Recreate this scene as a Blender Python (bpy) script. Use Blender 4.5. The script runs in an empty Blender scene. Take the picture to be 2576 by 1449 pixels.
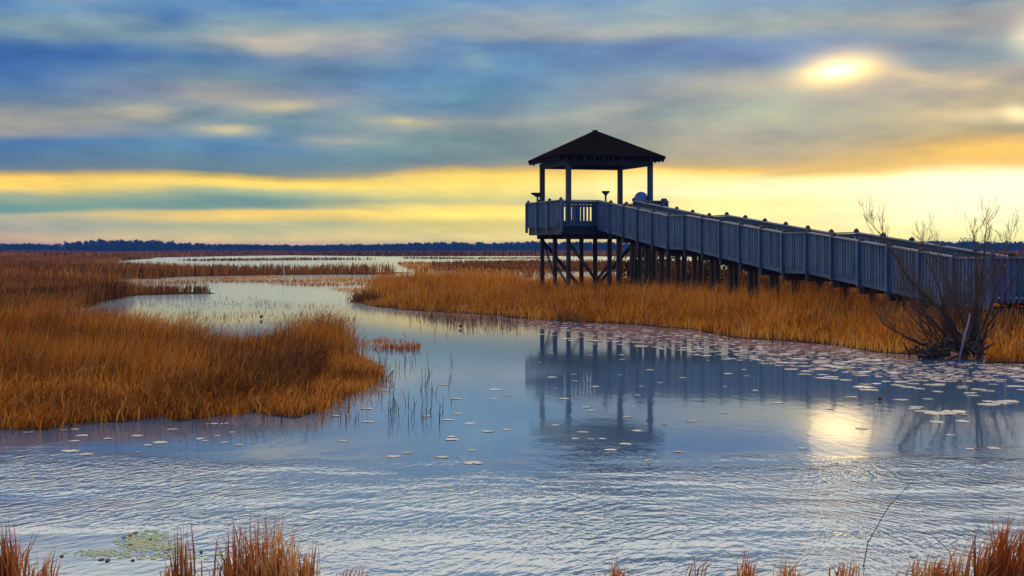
import bpy, bmesh, math, random
import numpy as np
from mathutils import Vector, Matrix

S = bpy.context.scene
COL = S.collection
rng = np.random.default_rng(11)
random.seed(5)
PI = math.pi
H = 1.95            # eye height above the water, metres
F = 3782.0          # focal length in photo pixels (photo width 2576)
HOR = 628.0

def lin(c):
    return tuple(((v/255)/12.92 if v/255 <= 0.04045 else ((v/255+0.055)/1.055)**2.4) for v in c)

def W(px, py):      # a point of the photo on the water level -> world x, y
    Y = H*F/(py-HOR)
    return ((px-1288)/F*Y, Y)

def WP(pts):
    return [W(*p) for p in pts]

# ------------------------------------------------------------------ objects
def tag(o, label=None, cat=None, group=None, kind=None):
    if label: o['label'] = label
    if cat: o['category'] = cat
    if group: o['group'] = group
    if kind: o['kind'] = kind
    return o

def empty(name, loc=(0, 0, 0), rz=0.0):
    o = bpy.data.objects.new(name, None)
    o.empty_display_size = 0.3
    COL.objects.link(o)
    o.location = loc
    o.rotation_euler = (0, 0, rz)
    return o

def link(name, me, mat, parent=None, loc=(0, 0, 0), rz=0.0):
    o = bpy.data.objects.new(name, me)
    COL.objects.link(o)
    if mat and not me.materials: me.materials.append(mat)
    if parent: o.parent = parent
    o.location = loc
    o.rotation_euler = (0, 0, rz)
    return o

class MB:
    def __init__(s): s.v = []; s.f = []
    def hexa(s, p):          # 8 corners: bottom 4 ccw, top 4 ccw
        n = len(s.v); s.v += [tuple(q) for q in p]
        s.f += [(n+3, n+2, n+1, n), (n+4, n+5, n+6, n+7), (n, n+1, n+5, n+4), (n+1, n+2, n+6, n+5),
                (n+2, n+3, n+7, n+6), (n+3, n, n+4, n+7)]
    def box(s, x0, x1, y0, y1, z0, z1):
        s.hexa([(x0, y0, z0), (x1, y0, z0), (x1, y1, z0), (x0, y1, z0), (x0, y0, z1), (x1, y0, z1), (x1, y1, z1), (x0, y1, z1)])
    def bar(s, a, b, w, d, up=(0, 0, 1)):       # rectangular bar from a to b
        a = Vector(a); b = Vector(b); t = (b-a).normalized()
        side = t.cross(Vector(up))
        if side.length < 1e-4: side = t.cross(Vector((1, 0, 0)))
        side.normalize(); u = side.cross(t).normalized()
        sx = side*(w/2); sy = u*(d/2)
        s.hexa([a-sx-sy, a+sx-sy, a+sx+sy, a-sx+sy, b-sx-sy, b+sx-sy, b+sx+sy, b-sx+sy])
    def tube(s, pts, rad, n=6, cap=True):
        rings = []
        up = Vector((0.31, 0.17, 0.93))
        for i, p in enumerate(pts):
            p = Vector(p)
            t = (Vector(pts[min(i+1, len(pts)-1)])-Vector(pts[max(i-1, 0)])).normalized()
            a = t.cross(up)
            if a.length < 1e-3: a = t.cross(Vector((1, 0, 0)))
            a.normalize(); b = t.cross(a)
            base = len(s.v)
            for k in range(n):
                an = 2*PI*k/n
                s.v.append(tuple(p+(a*math.cos(an)+b*math.sin(an))*rad[i]))
            rings.append(base)
        for r0, r1 in zip(rings, rings[1:]):
            for k in range(n):
                s.f.append((r0+k, r0+(k+1) % n, r1+(k+1) % n, r1+k))
        if cap:
            s.f.append(tuple(rings[0]+k for k in reversed(range(n))))
            s.f.append(tuple(rings[-1]+k for k in range(n)))
    def lathe(s, prof, n=16, c=(0, 0)):
        s.tube_rings([[(c[0]+r*math.cos(2*PI*k/n), c[1]+r*math.sin(2*PI*k/n), z) for k in range(n)] for r, z in prof])
    def tube_rings(s, rings):
        n = len(rings[0]); b = len(s.v)
        for r in rings: s.v += r
        for i in range(len(rings)-1):
            for k in range(n):
                s.f.append((b+i*n+k, b+i*n+(k+1) % n, b+(i+1)*n+(k+1) % n, b+(i+1)*n+k))
        s.f.append(tuple(b+k for k in reversed(range(n))))
        s.f.append(tuple(b+(len(rings)-1)*n+k for k in range(n)))
    def mesh(s, name, bevel=0.0, smooth=False):
        me = bpy.data.meshes.new(name)
        me.from_pydata(s.v, [], s.f)
        bm = bmesh.new(); bm.from_mesh(me)
        bmesh.ops.recalc_face_normals(bm, faces=bm.faces)
        if bevel:
            bmesh.ops.bevel(bm, geom=list(bm.edges), offset=bevel, segments=1, affect='EDGES')
        bm.to_mesh(me); bm.free()
        if smooth:
            me.polygons.foreach_set('use_smooth', [True]*len(me.polygons))
        return me
    def build(s, name, mat, parent=None, loc=(0, 0, 0), rz=0.0, bevel=0.0, smooth=False):
        return link(name, s.mesh(name, bevel, smooth), mat, parent, loc, rz)

def np_mesh(name, V, T, attrs=None):      # triangle mesh straight from arrays
    me = bpy.data.meshes.new(name)
    V = np.ascontiguousarray(V, np.float32); T = np.ascontiguousarray(T, np.int32)
    me.vertices.add(len(V)); me.vertices.foreach_set('co', V.ravel())
    me.loops.add(T.size); me.loops.foreach_set('vertex_index', T.ravel())
    me.polygons.add(len(T))
    me.polygons.foreach_set('loop_start', np.arange(0, T.size, 3, dtype=np.int32))
    me.polygons.foreach_set('loop_total', np.full(len(T), 3, np.int32))
    for k, a in (attrs or {}).items():
        at = me.attributes.new(k, 'FLOAT', 'POINT')
        at.data.foreach_set('value', np.ascontiguousarray(a, np.float32))
    me.update(calc_edges=True)
    return me

# ------------------------------------------------------------------ materials
class NT:
    def __init__(s, tree): s.t = tree; s.n = tree.nodes; s.l = tree.links
    def add(s, typ, **kw):
        n = s.n.new(typ)
        for k, v in kw.items(): setattr(n, k, v)
        return n
    def set(s, sock, v):
        if hasattr(v, 'is_output'): s.l.new(v, sock)
        else: sock.default_value = v
    def math(s, op, a, b=None, c=None, clamp=False):
        n = s.add('ShaderNodeMath', operation=op, use_clamp=clamp)
        for i, v in enumerate((a, b, c)):
            if v is not None: s.set(n.inputs[i], v)
        return n.outputs[0]
    def vmath(s, op, a, b=None):
        n = s.add('ShaderNodeVectorMath', operation=op)
        s.set(n.inputs[0], a)
        if b is not None: s.set(n.inputs[1], b)
        return n.outputs['Value'] if op in ('DOT_PRODUCT', 'LENGTH') else n.outputs[0]
    def mix(s, f, a, b, blend='MIX'):
        n = s.add('ShaderNodeMix', data_type='RGBA', blend_type=blend)
        s.set(n.inputs[0], f)
        for i, v in ((6, a), (7, b)):
            s.set(n.inputs[i], v if hasattr(v, 'is_output') else (*v[:3], 1))
        return n.outputs[2]
    def rng(s, v, a, b, c=0.0, d=1.0, smooth=True):
        n = s.add('ShaderNodeMapRange', interpolation_type='SMOOTHSTEP' if smooth else 'LINEAR', clamp=True)
        s.set(n.inputs[0], v)
        for i, x in enumerate((a, b, c, d)): n.inputs[i+1].default_value = x
        return n.outputs[0]
    def ramp(s, f, stops, interp='LINEAR'):
        n = s.add('ShaderNodeValToRGB'); r = n.color_ramp; r.interpolation = interp
        while len(r.elements) < len(stops): r.elements.new(0.5)
        stops = sorted(stops, key=lambda q: q[0])
        for e, (p, c) in zip(r.elements, stops):
            e.position = min(max(p, 0), 1); e.color = (*c, 1)
        s.set(n.inputs[0], f)
        return n.outputs[0]
    def noise(s, vec, scale, detail=3, rough=0.55, dist=0.0):
        n = s.add('ShaderNodeTexNoise')
        s.set(n.inputs['Vector'], vec)
        n.inputs['Scale'].default_value = scale; n.inputs['Detail'].default_value = detail
        n.inputs['Roughness'].default_value = rough; n.inputs['Distortion'].default_value = dist
        return n.outputs['Fac']
    def mapping(s, vec, loc=(0, 0, 0), rot=(0, 0, 0), scale=(1, 1, 1), typ='POINT'):
        n = s.add('ShaderNodeMapping', vector_type=typ)
        s.set(n.inputs[0], vec)
        n.inputs[1].default_value = loc; n.inputs[2].default_value = rot; n.inputs[3].default_value = scale
        return n.outputs[0]
    def comb(s, x, y, z=0.0):
        n = s.add('ShaderNodeCombineXYZ')
        for i, v in enumerate((x, y, z)): s.set(n.inputs[i], v)
        return n.outputs[0]
    def bump(s, h, strength, dist):
        n = s.add('ShaderNodeBump'); s.set(n.inputs['Height'], h)
        s.set(n.inputs['Strength'], strength); n.inputs['Distance'].default_value = dist
        return n.outputs[0]

def new_mat(name):
    m = bpy.data.materials.new(name); m.use_nodes = True
    m.node_tree.nodes.clear()
    t = NT(m.node_tree)
    out = t.add('ShaderNodeOutputMaterial')
    return m, t, out

def wood(name, c0, c1, grain=(14, 14, 1.6), rough=0.8, bump=0.3, stain=None):
    m, t, out = new_mat(name)
    tc = t.add('ShaderNodeTexCoord').outputs['Object']
    g = t.noise(t.mapping(tc, scale=grain), 1.0, 4, 0.6)
    b = t.noise(tc, 0.9, 3, 0.6)
    f = t.math('ADD', t.math('MULTIPLY', g, 0.75), t.math('MULTIPLY', b, 0.45))
    isl = t.add('ShaderNodeNewGeometry').outputs['Random Per Island']
    f = t.math('ADD', f, t.math('MULTIPLY', t.math('SUBTRACT', isl, 0.5), 0.34))
    col = t.ramp(f, [(0.38, c0), (0.8, c1)])
    if stain:
        sn = t.noise(tc, 2.3, 5, 0.65)
        col = t.mix(t.rng(sn, 0.56, 0.72), col, stain)
    p = t.add('ShaderNodeBsdfPrincipled')
    t.set(p.inputs['Base Color'], col); p.inputs['Roughness'].default_value = rough
    p.inputs['Specular IOR Level'].default_value = 0.25
    t.l.new(t.bump(g, bump, 0.01), p.inputs['Normal'])
    t.l.new(p.outputs[0], out.inputs[0])
    return m

def grass_mat(name, stops, transl=0.45):
    m, t, out = new_mat(name)
    a = t.add('ShaderNodeAttribute', attribute_name='tint').outputs['Fac']
    isl = t.add('ShaderNodeNewGeometry').outputs['Random Per Island']
    col = t.ramp(a, stops)
    mid = stops[1][1]
    col = t.mix(t.rng(isl, 0.70, 1.0, 0.0, 0.75), col, (mid[0]*1.15, mid[0]*0.72, mid[0]*0.38))     # dead greyish stems
    col = t.mix(t.rng(isl, 0.30, 0.0, 0.0, 0.70), col, tuple(q*.22 for q in mid))                    # wet dark ones
    d = t.add('ShaderNodeBsdfDiffuse'); t.l.new(col, d.inputs[0])
    tr = t.add('ShaderNodeBsdfTranslucent'); t.l.new(col, tr.inputs[0])
    mx = t.add('ShaderNodeMixShader'); mx.inputs[0].default_value = transl
    t.l.new(d.outputs[0], mx.inputs[1]); t.l.new(tr.outputs[0], mx.inputs[2])
    t.l.new(mx.outputs[0], out.inputs[0])
    return m

def soil(name, c0, c1, scale):
    m, t, out = new_mat(name)
    tc = t.add('ShaderNodeTexCoord').outputs['Object']
    n = t.noise(t.mapping(tc, scale=(1, 0.35, 1)), scale, 6, 0.65)
    p = t.add('ShaderNodeBsdfPrincipled')
    t.set(p.inputs['Base Color'], t.ramp(n, [(0.35, c0), (0.68, c1)]))
    p.inputs['Roughness'].default_value = 1.0; p.inputs['Specular IOR Level'].default_value = 0.0
    t.l.new(p.outputs[0], out.inputs[0])
    return m

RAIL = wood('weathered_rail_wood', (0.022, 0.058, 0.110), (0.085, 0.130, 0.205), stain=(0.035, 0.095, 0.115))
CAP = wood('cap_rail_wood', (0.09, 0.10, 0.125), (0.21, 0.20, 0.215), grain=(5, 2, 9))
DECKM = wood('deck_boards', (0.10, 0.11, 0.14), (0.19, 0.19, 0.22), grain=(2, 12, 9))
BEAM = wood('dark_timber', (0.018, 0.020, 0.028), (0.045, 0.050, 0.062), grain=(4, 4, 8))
PILE = wood('pile_wood', (0.026, 0.022, 0.020), (0.062, 0.050, 0.042), stain=(0.03, 0.034, 0.024))
POST = wood('roof_post_wood', (0.022, 0.032, 0.048), (0.06, 0.075, 0.10))
KNOB = wood('post_cap_metal', (0.02, 0.03, 0.03), (0.05, 0.06, 0.06))
DARKMETAL = wood('viewer_metal', (0.02, 0.022, 0.025), (0.05, 0.05, 0.055), rough=0.5, bump=0.05)
BARK = wood('shrub_bark', (0.035, 0.02, 0.018), (0.085, 0.055, 0.045), grain=(30, 30, 4))
TWIG = wood('twig_bark', (0.065, 0.032, 0.022), (0.15, 0.075, 0.045), grain=(30, 30, 4))
PALEWOOD = wood('bleached_wood', (0.20, 0.18, 0.20), (0.40, 0.36, 0.38), grain=(30, 30, 4))
STAKE = wood('stake_paint', (0.45, 0.42, 0.38), (0.62, 0.58, 0.52))
BLUEBIN = wood('bin_plastic', (0.10, 0.16, 0.36), (0.16, 0.24, 0.48), rough=0.45, bump=0.02)
MUD = soil('wet_mud', (0.035, 0.018, 0.010), (0.10, 0.05, 0.022), 1.4)
PLAIN = soil('marsh_plain', (0.045, 0.018, 0.010), (0.13, 0.05, 0.018), 0.02)

def shingles():
    m, t, out = new_mat('roof_shingles')
    tc = t.add('ShaderNodeTexCoord').outputs['Object']
    br = t.add('ShaderNodeTexBrick'); br.inputs['Scale'].default_value = 1.0
    br.inputs['Brick Width'].default_value = 0.28; br.inputs['Row Height'].default_value = 0.075
    br.inputs['Mortar Size'].default_value = 0.006
    xyz = t.add('ShaderNodeSeparateXYZ'); t.l.new(tc, xyz.inputs[0])
    t.set(br.inputs['Vector'], t.comb(t.math('ADD', xyz.outputs[0], xyz.outputs[1]), xyz.outputs[2]))
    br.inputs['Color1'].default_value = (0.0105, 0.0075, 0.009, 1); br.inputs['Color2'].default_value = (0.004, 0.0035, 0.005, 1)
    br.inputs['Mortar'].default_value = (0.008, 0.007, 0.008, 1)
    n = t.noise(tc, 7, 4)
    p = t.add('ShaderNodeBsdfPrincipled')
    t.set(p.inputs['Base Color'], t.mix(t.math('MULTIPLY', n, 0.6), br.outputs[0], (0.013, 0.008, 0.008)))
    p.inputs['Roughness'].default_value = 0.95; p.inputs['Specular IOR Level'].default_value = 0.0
    t.l.new(t.bump(br.outputs['Fac'], 0.4, 0.02), p.inputs['Normal'])
    t.l.new(p.outputs[0], out.inputs[0])
    return m
SHING = shingles()

def pad_mat():
    m, t, out = new_mat('lily_pad')
    rnd = t.add('ShaderNodeObjectInfo').outputs['Random']
    tc = t.add('ShaderNodeTexCoord').outputs['Object']
    f = t.math('ADD', t.math('MULTIPLY', rnd, 0.6), t.math('MULTIPLY', t.noise(tc, 2.0, 3), 0.5))
    p = t.add('ShaderNodeBsdfPrincipled')
    t.set(p.inputs['Base Color'], t.ramp(f, [(0.1, (0.16, 0.07, 0.04)), (0.45, (0.32, 0.22, 0.17)), (0.9, (0.58, 0.51, 0.42))]))  # pale stops put sky reflection into the leaf colour
    p.inputs['Roughness'].default_value = 0.28; p.inputs['Specular IOR Level'].default_value = 0.9
    t.l.new(p.outputs[0], out.inputs[0])
    return m
PAD = pad_mat()
SMALLPAD = wood('small_pad_leaf', (0.14, 0.05, 0.03), (0.62, 0.46, 0.40), rough=0.35, bump=0.0)  # pale end adds painted highlights to the brown leaf colour
LEAFBIT = wood('dead_leaf', (0.02, 0.015, 0.01), (0.07, 0.04, 0.02), rough=0.6)

GOLD = grass_mat('golden_sedge', [(0.0, (0.10, 0.030, 0.006)), (0.35, (0.38, 0.108, 0.005)), (0.7, (0.66, 0.208, 0.008)), (1.0, (0.76, 0.36, 0.06))])
RUST = grass_mat('rust_sedge', [(0.0, (0.07, 0.022, 0.006)), (0.35, (0.27, 0.078, 0.009)), (0.7, (0.52, 0.165, 0.013)), (1.0, (0.66, 0.29, 0.06))])
RED = grass_mat('red_reed', [(0.0, (0.14, 0.03, 0.010)), (0.4, (0.40, 0.10, 0.025)), (0.75, (0.58, 0.20, 0.05)), (1.0, (0.72, 0.38, 0.14))])
BROWN = grass_mat('brown_sedge', [(0.0, (0.07, 0.025, 0.012)), (0.4, (0.20, 0.07, 0.018)), (0.75, (0.34, 0.115, 0.024)), (1.0, (0.44, 0.18, 0.05))])
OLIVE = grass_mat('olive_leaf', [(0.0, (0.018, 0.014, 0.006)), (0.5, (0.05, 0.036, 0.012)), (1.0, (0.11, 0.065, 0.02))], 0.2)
REEDM = grass_mat('dark_reed', [(0.0, (0.03, 0.025, 0.02)), (0.6, (0.09, 0.06, 0.04)), (1.0, (0.30, 0.12, 0.05))], 0.2)
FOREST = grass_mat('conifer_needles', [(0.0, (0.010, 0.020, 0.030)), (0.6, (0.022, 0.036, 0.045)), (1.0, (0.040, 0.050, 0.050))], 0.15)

# ------------------------------------------------------------------ world
def build_world():
    w = bpy.data.worlds.new('World'); S.world = w; w.use_nodes = True
    w.node_tree.nodes.clear(); t = NT(w.node_tree)
    out = t.add('ShaderNodeOutputWorld')
    D = t.add('ShaderNodeTexCoord').outputs['Generated']
    sx = t.add('ShaderNodeSeparateXYZ'); t.l.new(D, sx.inputs[0])
    dx, dy, dz = sx.outputs
    hyp = t.math('MAXIMUM', t.math('SQRT', t.math('ADD', t.math('MULTIPLY', dx, dx), t.math('MULTIPLY', dy, dy))), 1e-4)
    u0 = t.math('DIVIDE', dx, hyp)                 # sine of the azimuth
    v0 = t.math('DIVIDE', dz, hyp)                 # tangent of the elevation
    def uv(px, py):
        a = math.atan((px-1288)/F)
        return math.sin(a), (HOR-py)/F*math.cos(a)
    # ragged cloud edges: warp by stretched noise
    nv = t.comb(t.math('MULTIPLY', u0, 9.0), t.math('MULTIPLY', v0, 55.0), 0.3)
    n1 = t.noise(nv, 1.0, 4, 0.5)
    nv2 = t.comb(t.math('MULTIPLY', u0, 5.0), t.math('MULTIPLY', v0, 20.0), 4.1)
    n2 = t.noise(nv2, 1.0, 3, 0.5)
    amp = t.rng(v0, 0.0, 0.09, 0.006, 0.016)
    v = t.math('ADD', v0, t.math('MULTIPLY', t.math('SUBTRACT', n1, 0.5), amp))
    v = t.math('ADD', v, t.math('MULTIPLY', t.math('SUBTRACT', n2, 0.5), t.rng(v0, 0.02, 0.1, 0.0, 0.03)))
    u = t.math('ADD', u0, t.math('MULTIPLY', t.math('SUBTRACT', n2, 0.5), 0.05))
    n4 = t.noise(t.comb(t.math('MULTIPLY', u0, 3.2), t.math('MULTIPLY', v0, 7.0), 2.2), 1.0, 2, 0.5)
    v = t.math('ADD', v, t.math('MULTIPLY', t.math('SUBTRACT', n4, 0.5), t.rng(v0, 0.055, 0.12, 0.0, 0.05)))
    VM = 0.40
    cols = [
     (0, [(0,(100,140,195)),(45,(130,150,178)),(90,(108,142,188)),(120,(62,112,180)),(160,(74,118,184)),(225,(86,120,174)),(265,(122,135,155)),(300,(160,157,155)),(325,(165,160,155)),(350,(85,125,175)),(400,(94,125,164)),(430,(118,130,150)),(442,(195,168,120)),(456,(250,208,112)),(474,(255,214,118)),(488,(178,184,150)),(515,(132,164,158)),(530,(132,160,160)),(541,(196,188,150)),(575,(168,172,160)),(600,(225,190,150)),(612,(236,190,150))]),
     (640, [(0,(98,142,200)),(50,(140,158,180)),(90,(150,158,175)),(125,(98,134,180)),(165,(118,138,165)),(215,(146,150,156)),(245,(150,156,165)),(280,(132,156,172)),(315,(120,152,178)),(350,(92,138,184)),(400,(104,135,165)),(430,(118,138,150)),(442,(216,186,112)),(454,(255,220,118)),(464,(250,218,125)),(480,(170,190,152)),(505,(125,155,154)),(524,(135,160,155)),(532,(236,202,124)),(545,(236,204,124)),(565,(180,190,150)),(600,(226,206,146)),(612,(235,205,150))]),
     (1200, [(0,(105,148,206)),(50,(132,154,188)),(85,(150,160,178)),(120,(98,140,190)),(180,(92,146,196)),(230,(78,132,182)),(262,(100,142,176)),(300,(150,160,165)),(345,(132,156,162)),(400,(104,136,152)),(416,(130,142,142)),(428,(208,178,118)),(442,(255,222,118)),(470,(250,222,130)),(490,(225,214,138)),(508,(200,200,142)),(522,(250,222,128)),(540,(255,230,132)),(560,(212,206,142)),(600,(246,226,150)),(612,(244,220,150))]),
     (1900, [(0,(118,152,198)),(50,(148,160,176)),(80,(152,162,174)),(120,(92,134,192)),(150,(96,138,190)),(185,(128,150,172)),(230,(152,158,162)),(280,(148,162,164)),(330,(152,160,154)),(380,(166,162,142)),(408,(176,162,124)),(420,(226,184,100)),(432,(255,222,126)),(452,(255,246,180)),(480,(255,254,202)),(510,(255,240,165)),(530,(255,250,170)),(565,(252,242,166)),(600,(255,238,130)),(612,(255,230,130))]),
     (2500, [(0,(134,156,182)),(50,(158,158,160)),(95,(130,146,170)),(150,(124,144,168)),(195,(148,150,154)),(245,(162,158,148)),(290,(172,164,140)),(335,(174,166,134)),(375,(222,178,106)),(400,(240,192,104)),(416,(236,196,124)),(430,(255,236,165)),(450,(255,255,222)),(520,(255,255,215)),(565,(255,255,192)),(600,(255,250,156)),(612,(255,245,150))]),
    ]
    fac = t.math('DIVIDE', v, VM)
    col = None; up = None
    for px, stops in cols:
        st = []
        for py, c in stops:
            k = 1.0
            if px >= 1900 and 440 <= py <= 612: k = 1.06 if px < 2400 else 1.16
            L = lin(c)
            if c[2] > c[0]+15: L = (L[0]*.76, L[1]*.97, L[2]*.93)
            elif c[0] > 190 and c[0] > c[2]+60 and px < 1900: L = (L[0], L[1]*.97, L[2]*.72)
            if 450 < py < 612 and c[0] > 220 and px < 1900: k = 1.15
            st.append((uv(px, py)[1]/VM, tuple(k*q for q in L)))
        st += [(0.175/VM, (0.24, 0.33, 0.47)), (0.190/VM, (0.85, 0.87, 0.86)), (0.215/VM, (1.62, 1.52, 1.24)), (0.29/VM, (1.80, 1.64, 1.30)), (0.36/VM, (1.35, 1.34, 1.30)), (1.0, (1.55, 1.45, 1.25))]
        r = t.ramp(fac, st, 'LINEAR')
        uu = uv(px, 300)[0]
        col = r if col is None else t.mix(t.rng(u, up, uu), col, r)
        up = uu
    # cloud highlights and blue gaps: px, py, rx, ry, tilt, colour, strength
    blobs = [
     (660,88,110,26,-.08,(205,192,172),.8),(860,108,150,30,-.12,(180,176,176),.7),(1330,75,160,34,0,(178,176,176),.55),(1560,82,160,24,0,(170,172,178),.45),
     (330,40,160,40,0,(150,160,176),.5),(120,62,130,28,0,(150,158,172),.5),(740,248,88,20,.10,(215,198,162),.95),(370,278,95,19,0,(208,196,165),.9),(190,290,200,26,0,(172,166,156),.6),
     (595,311,82,15,.03,(205,194,158),.9),(1045,303,78,15,-.05,(205,194,155),.85),(1160,172,52,24,-.3,(150,172,192),.75),(880,343,100,15,0,(172,172,158),.7),(1560,270,90,16,.05,(176,174,160),.6),
     (1330,318,170,20,.0,(160,168,162),.5),(430,25,60,34,0,(74,126,190),.7),(200,118,190,24,-.03,(64,114,182),.65),(1000,205,170,40,-.06,(84,138,196),.6),(1200,245,70,28,0,(72,130,172),.7),
     (1770,150,130,28,0,(82,130,190),.75),(1320,130,90,40,-.2,(82,136,192),.5),(2330,125,140,26,-.1,(120,144,174),.5),(150,350,190,24,0,(76,124,182),.6),(480,360,120,20,0,(84,134,184),.5),
     (2200,255,150,22,.0,(148,155,150),.6),(2000,300,170,22,.08,(150,160,152),.4),(2000,235,60,18,.4,(158,176,168),.55),(2440,235,40,18,0,(208,186,150),.6),(2330,205,170,24,-.28,(196,184,158),.55),
     (2430,395,130,24,.02,(255,200,98),.85),(2130,412,120,18,.03,(208,176,112),.8),(1990,430,80,14,.05,(190,168,116),.75),
     (360,500,260,22,.02,(134,166,152),.35),(560,508,150,14,0,(118,152,154),.5),(300,470,120,10,.05,(255,226,120),.6),(1020,450,110,16,0,(255,226,124),.5),
    ]
    vec = t.comb(u, v, 0.0)
    for px, py, rx, ry, tilt, c, k in blobs:
        cu, cv = uv(px, py)
        q = t.mapping(vec, (cu, cv, 0), (0, 0, tilt), (rx/F, ry/F, 1), 'TEXTURE')
        g = t.math('EXPONENT', t.math('MULTIPLY', t.vmath('DOT_PRODUCT', q, q), -1.0))
        L = lin(c)
        if c[2] > c[0]+15: L = (L[0]*.76, L[1]*.97, L[2]*.93)
        col = t.mix(t.math('MULTIPLY', g, k), col, L)
    # brightness mottling of the cloud deck
    n3 = t.noise(t.comb(t.math('ADD', t.math('MULTIPLY', u0, 20.0), t.math('MULTIPLY', v0, 24.0)), t.math('MULTIPLY', v0, 70.0), 1.0), 1.0, 6, 0.6)
    col = t.mix(1.0, col, t.ramp(n3, [(0.28, (0.78, 0.85, 0.94)), (0.5, (1.0, 1.0, 1.0)), (0.72, (1.20, 1.13, 1.02))]), 'MULTIPLY')
    n5 = t.noise(t.comb(t.math('ADD', t.math('MULTIPLY', u0, 10.5), t.math('MULTIPLY', v0, -9.0)), t.math('MULTIPLY', v0, 33.0), 7.7), 1.0, 4, 0.55)
    lump = t.ramp(n5, [(0.33, (0.60, 0.73, 0.86)), (0.5, (1.0, 1.0, 1.0)), (0.68, (1.38, 1.24, 1.05))])
    col = t.mix(t.math('MULTIPLY', t.rng(v0, 0.050, 0.075), t.rng(v0, 0.175, 0.160)), col, t.mix(1.0, col, lump, 'MULTIPLY'))
    # the veiled sun and the bright tears in the cloud round it
    vec2 = t.comb(t.math('ADD', u0, t.math('MULTIPLY', t.math('SUBTRACT', n2, 0.5), 0.012)),
                  t.math('ADD', v0, t.math('MULTIPLY', t.math('SUBTRACT', n1, 0.5), 0.006)), 0.0)
    front = t.rng(dy, 0.0, 0.2)
    for px, py, rx, ry, tilt, c, k in [(2106,178,46,16,.13,(1.0,.82,.46),1.3),(2112,177,90,34,.13,(1.0,.58,.06),1.7),(2125,188,170,56,.05,(.5,.34,.14),.12),
                                       (2590,85,42,46,0,(1,.75,.35),.50),(2560,286,36,19,-.25,(1,.75,.34),.65),(2480,292,90,18,0,(.8,.6,.3),.28)]:
        cu, cv = uv(px, py)
        q = t.mapping(vec2, (cu, cv, 0), (0, 0, tilt), (rx/F, ry/F, 1), 'TEXTURE')
        g = t.math('EXPONENT', t.math('MULTIPLY', t.vmath('DOT_PRODUCT', q, q), -1.0))
        g = t.math('MULTIPLY', t.math('MULTIPLY', g, k), front)
        col = t.mix(g, col, tuple(c), 'ADD') if False else t.vmath('ADD', col, t.vmath('SCALE', (*c,), None) if False else t.mix(1.0, tuple(c), t.comb(g, g, g), 'MULTIPLY'))
    # sunset glow continued unseen to the right, added and strengthened to warm the grass
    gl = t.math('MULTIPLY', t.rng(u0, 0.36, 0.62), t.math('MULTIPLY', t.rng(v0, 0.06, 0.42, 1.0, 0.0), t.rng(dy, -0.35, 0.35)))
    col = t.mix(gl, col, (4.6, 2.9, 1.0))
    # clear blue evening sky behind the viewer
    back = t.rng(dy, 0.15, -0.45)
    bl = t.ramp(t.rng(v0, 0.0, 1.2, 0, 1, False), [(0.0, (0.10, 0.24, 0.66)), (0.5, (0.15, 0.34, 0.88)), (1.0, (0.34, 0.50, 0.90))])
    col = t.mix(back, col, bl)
    sky = t.add('ShaderNodeTexSky', sky_type='NISHITA')
    sky.sun_disc = False; sky.sun_elevation = math.radians(6.8); sky.sun_rotation = math.radians(12.3)
    sky.air_density = 1.0; sky.dust_density = 1.5
    b1 = t.add('ShaderNodeBackground'); t.l.new(sky.outputs[0], b1.inputs[0]); b1.inputs[1].default_value = 0.05
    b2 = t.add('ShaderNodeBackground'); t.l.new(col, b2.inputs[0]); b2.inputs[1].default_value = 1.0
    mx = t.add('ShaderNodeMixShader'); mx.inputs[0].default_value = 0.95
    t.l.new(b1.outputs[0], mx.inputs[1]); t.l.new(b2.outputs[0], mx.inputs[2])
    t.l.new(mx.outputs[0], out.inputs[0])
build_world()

sun = bpy.data.lights.new('sun', 'SUN')
sun.energy = 0.0008; sun.angle = math.radians(2.2); sun.color = (1.0, 0.72, 0.36)
so = bpy.data.objects.new('sun', sun); COL.objects.link(so)
_a, _e = math.radians(12.3), math.radians(6.8)
so.rotation_euler = (-Vector((math.sin(_a)*math.cos(_e), math.cos(_a)*math.cos(_e), math.sin(_e)))).to_track_quat('-Z', 'Y').to_euler()

cam = bpy.data.cameras.new('camera')
cam.sensor_width = 36; cam.lens = F/2576*36
cam.shift_y = -(1449/2-HOR)/2576
cam.clip_start = 0.1; cam.clip_end = 12000
co = bpy.data.objects.new('camera', cam); COL.objects.link(co)
co.location = (0, 0, H); co.rotation_euler = (PI/2, 0, 0)
S.camera = co
S.view_settings.view_transform = 'Standard'; S.view_settings.look = 'None'
S.view_settings.exposure = 0; S.view_settings.gamma = 1
S.cycles.use_denoising = True
S.cycles.max_bounces = 6; S.cycles.transparent_max_bounces = 4
S.cycles.sample_clamp_indirect = 4
S.render.filter_size = 1.7

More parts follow.
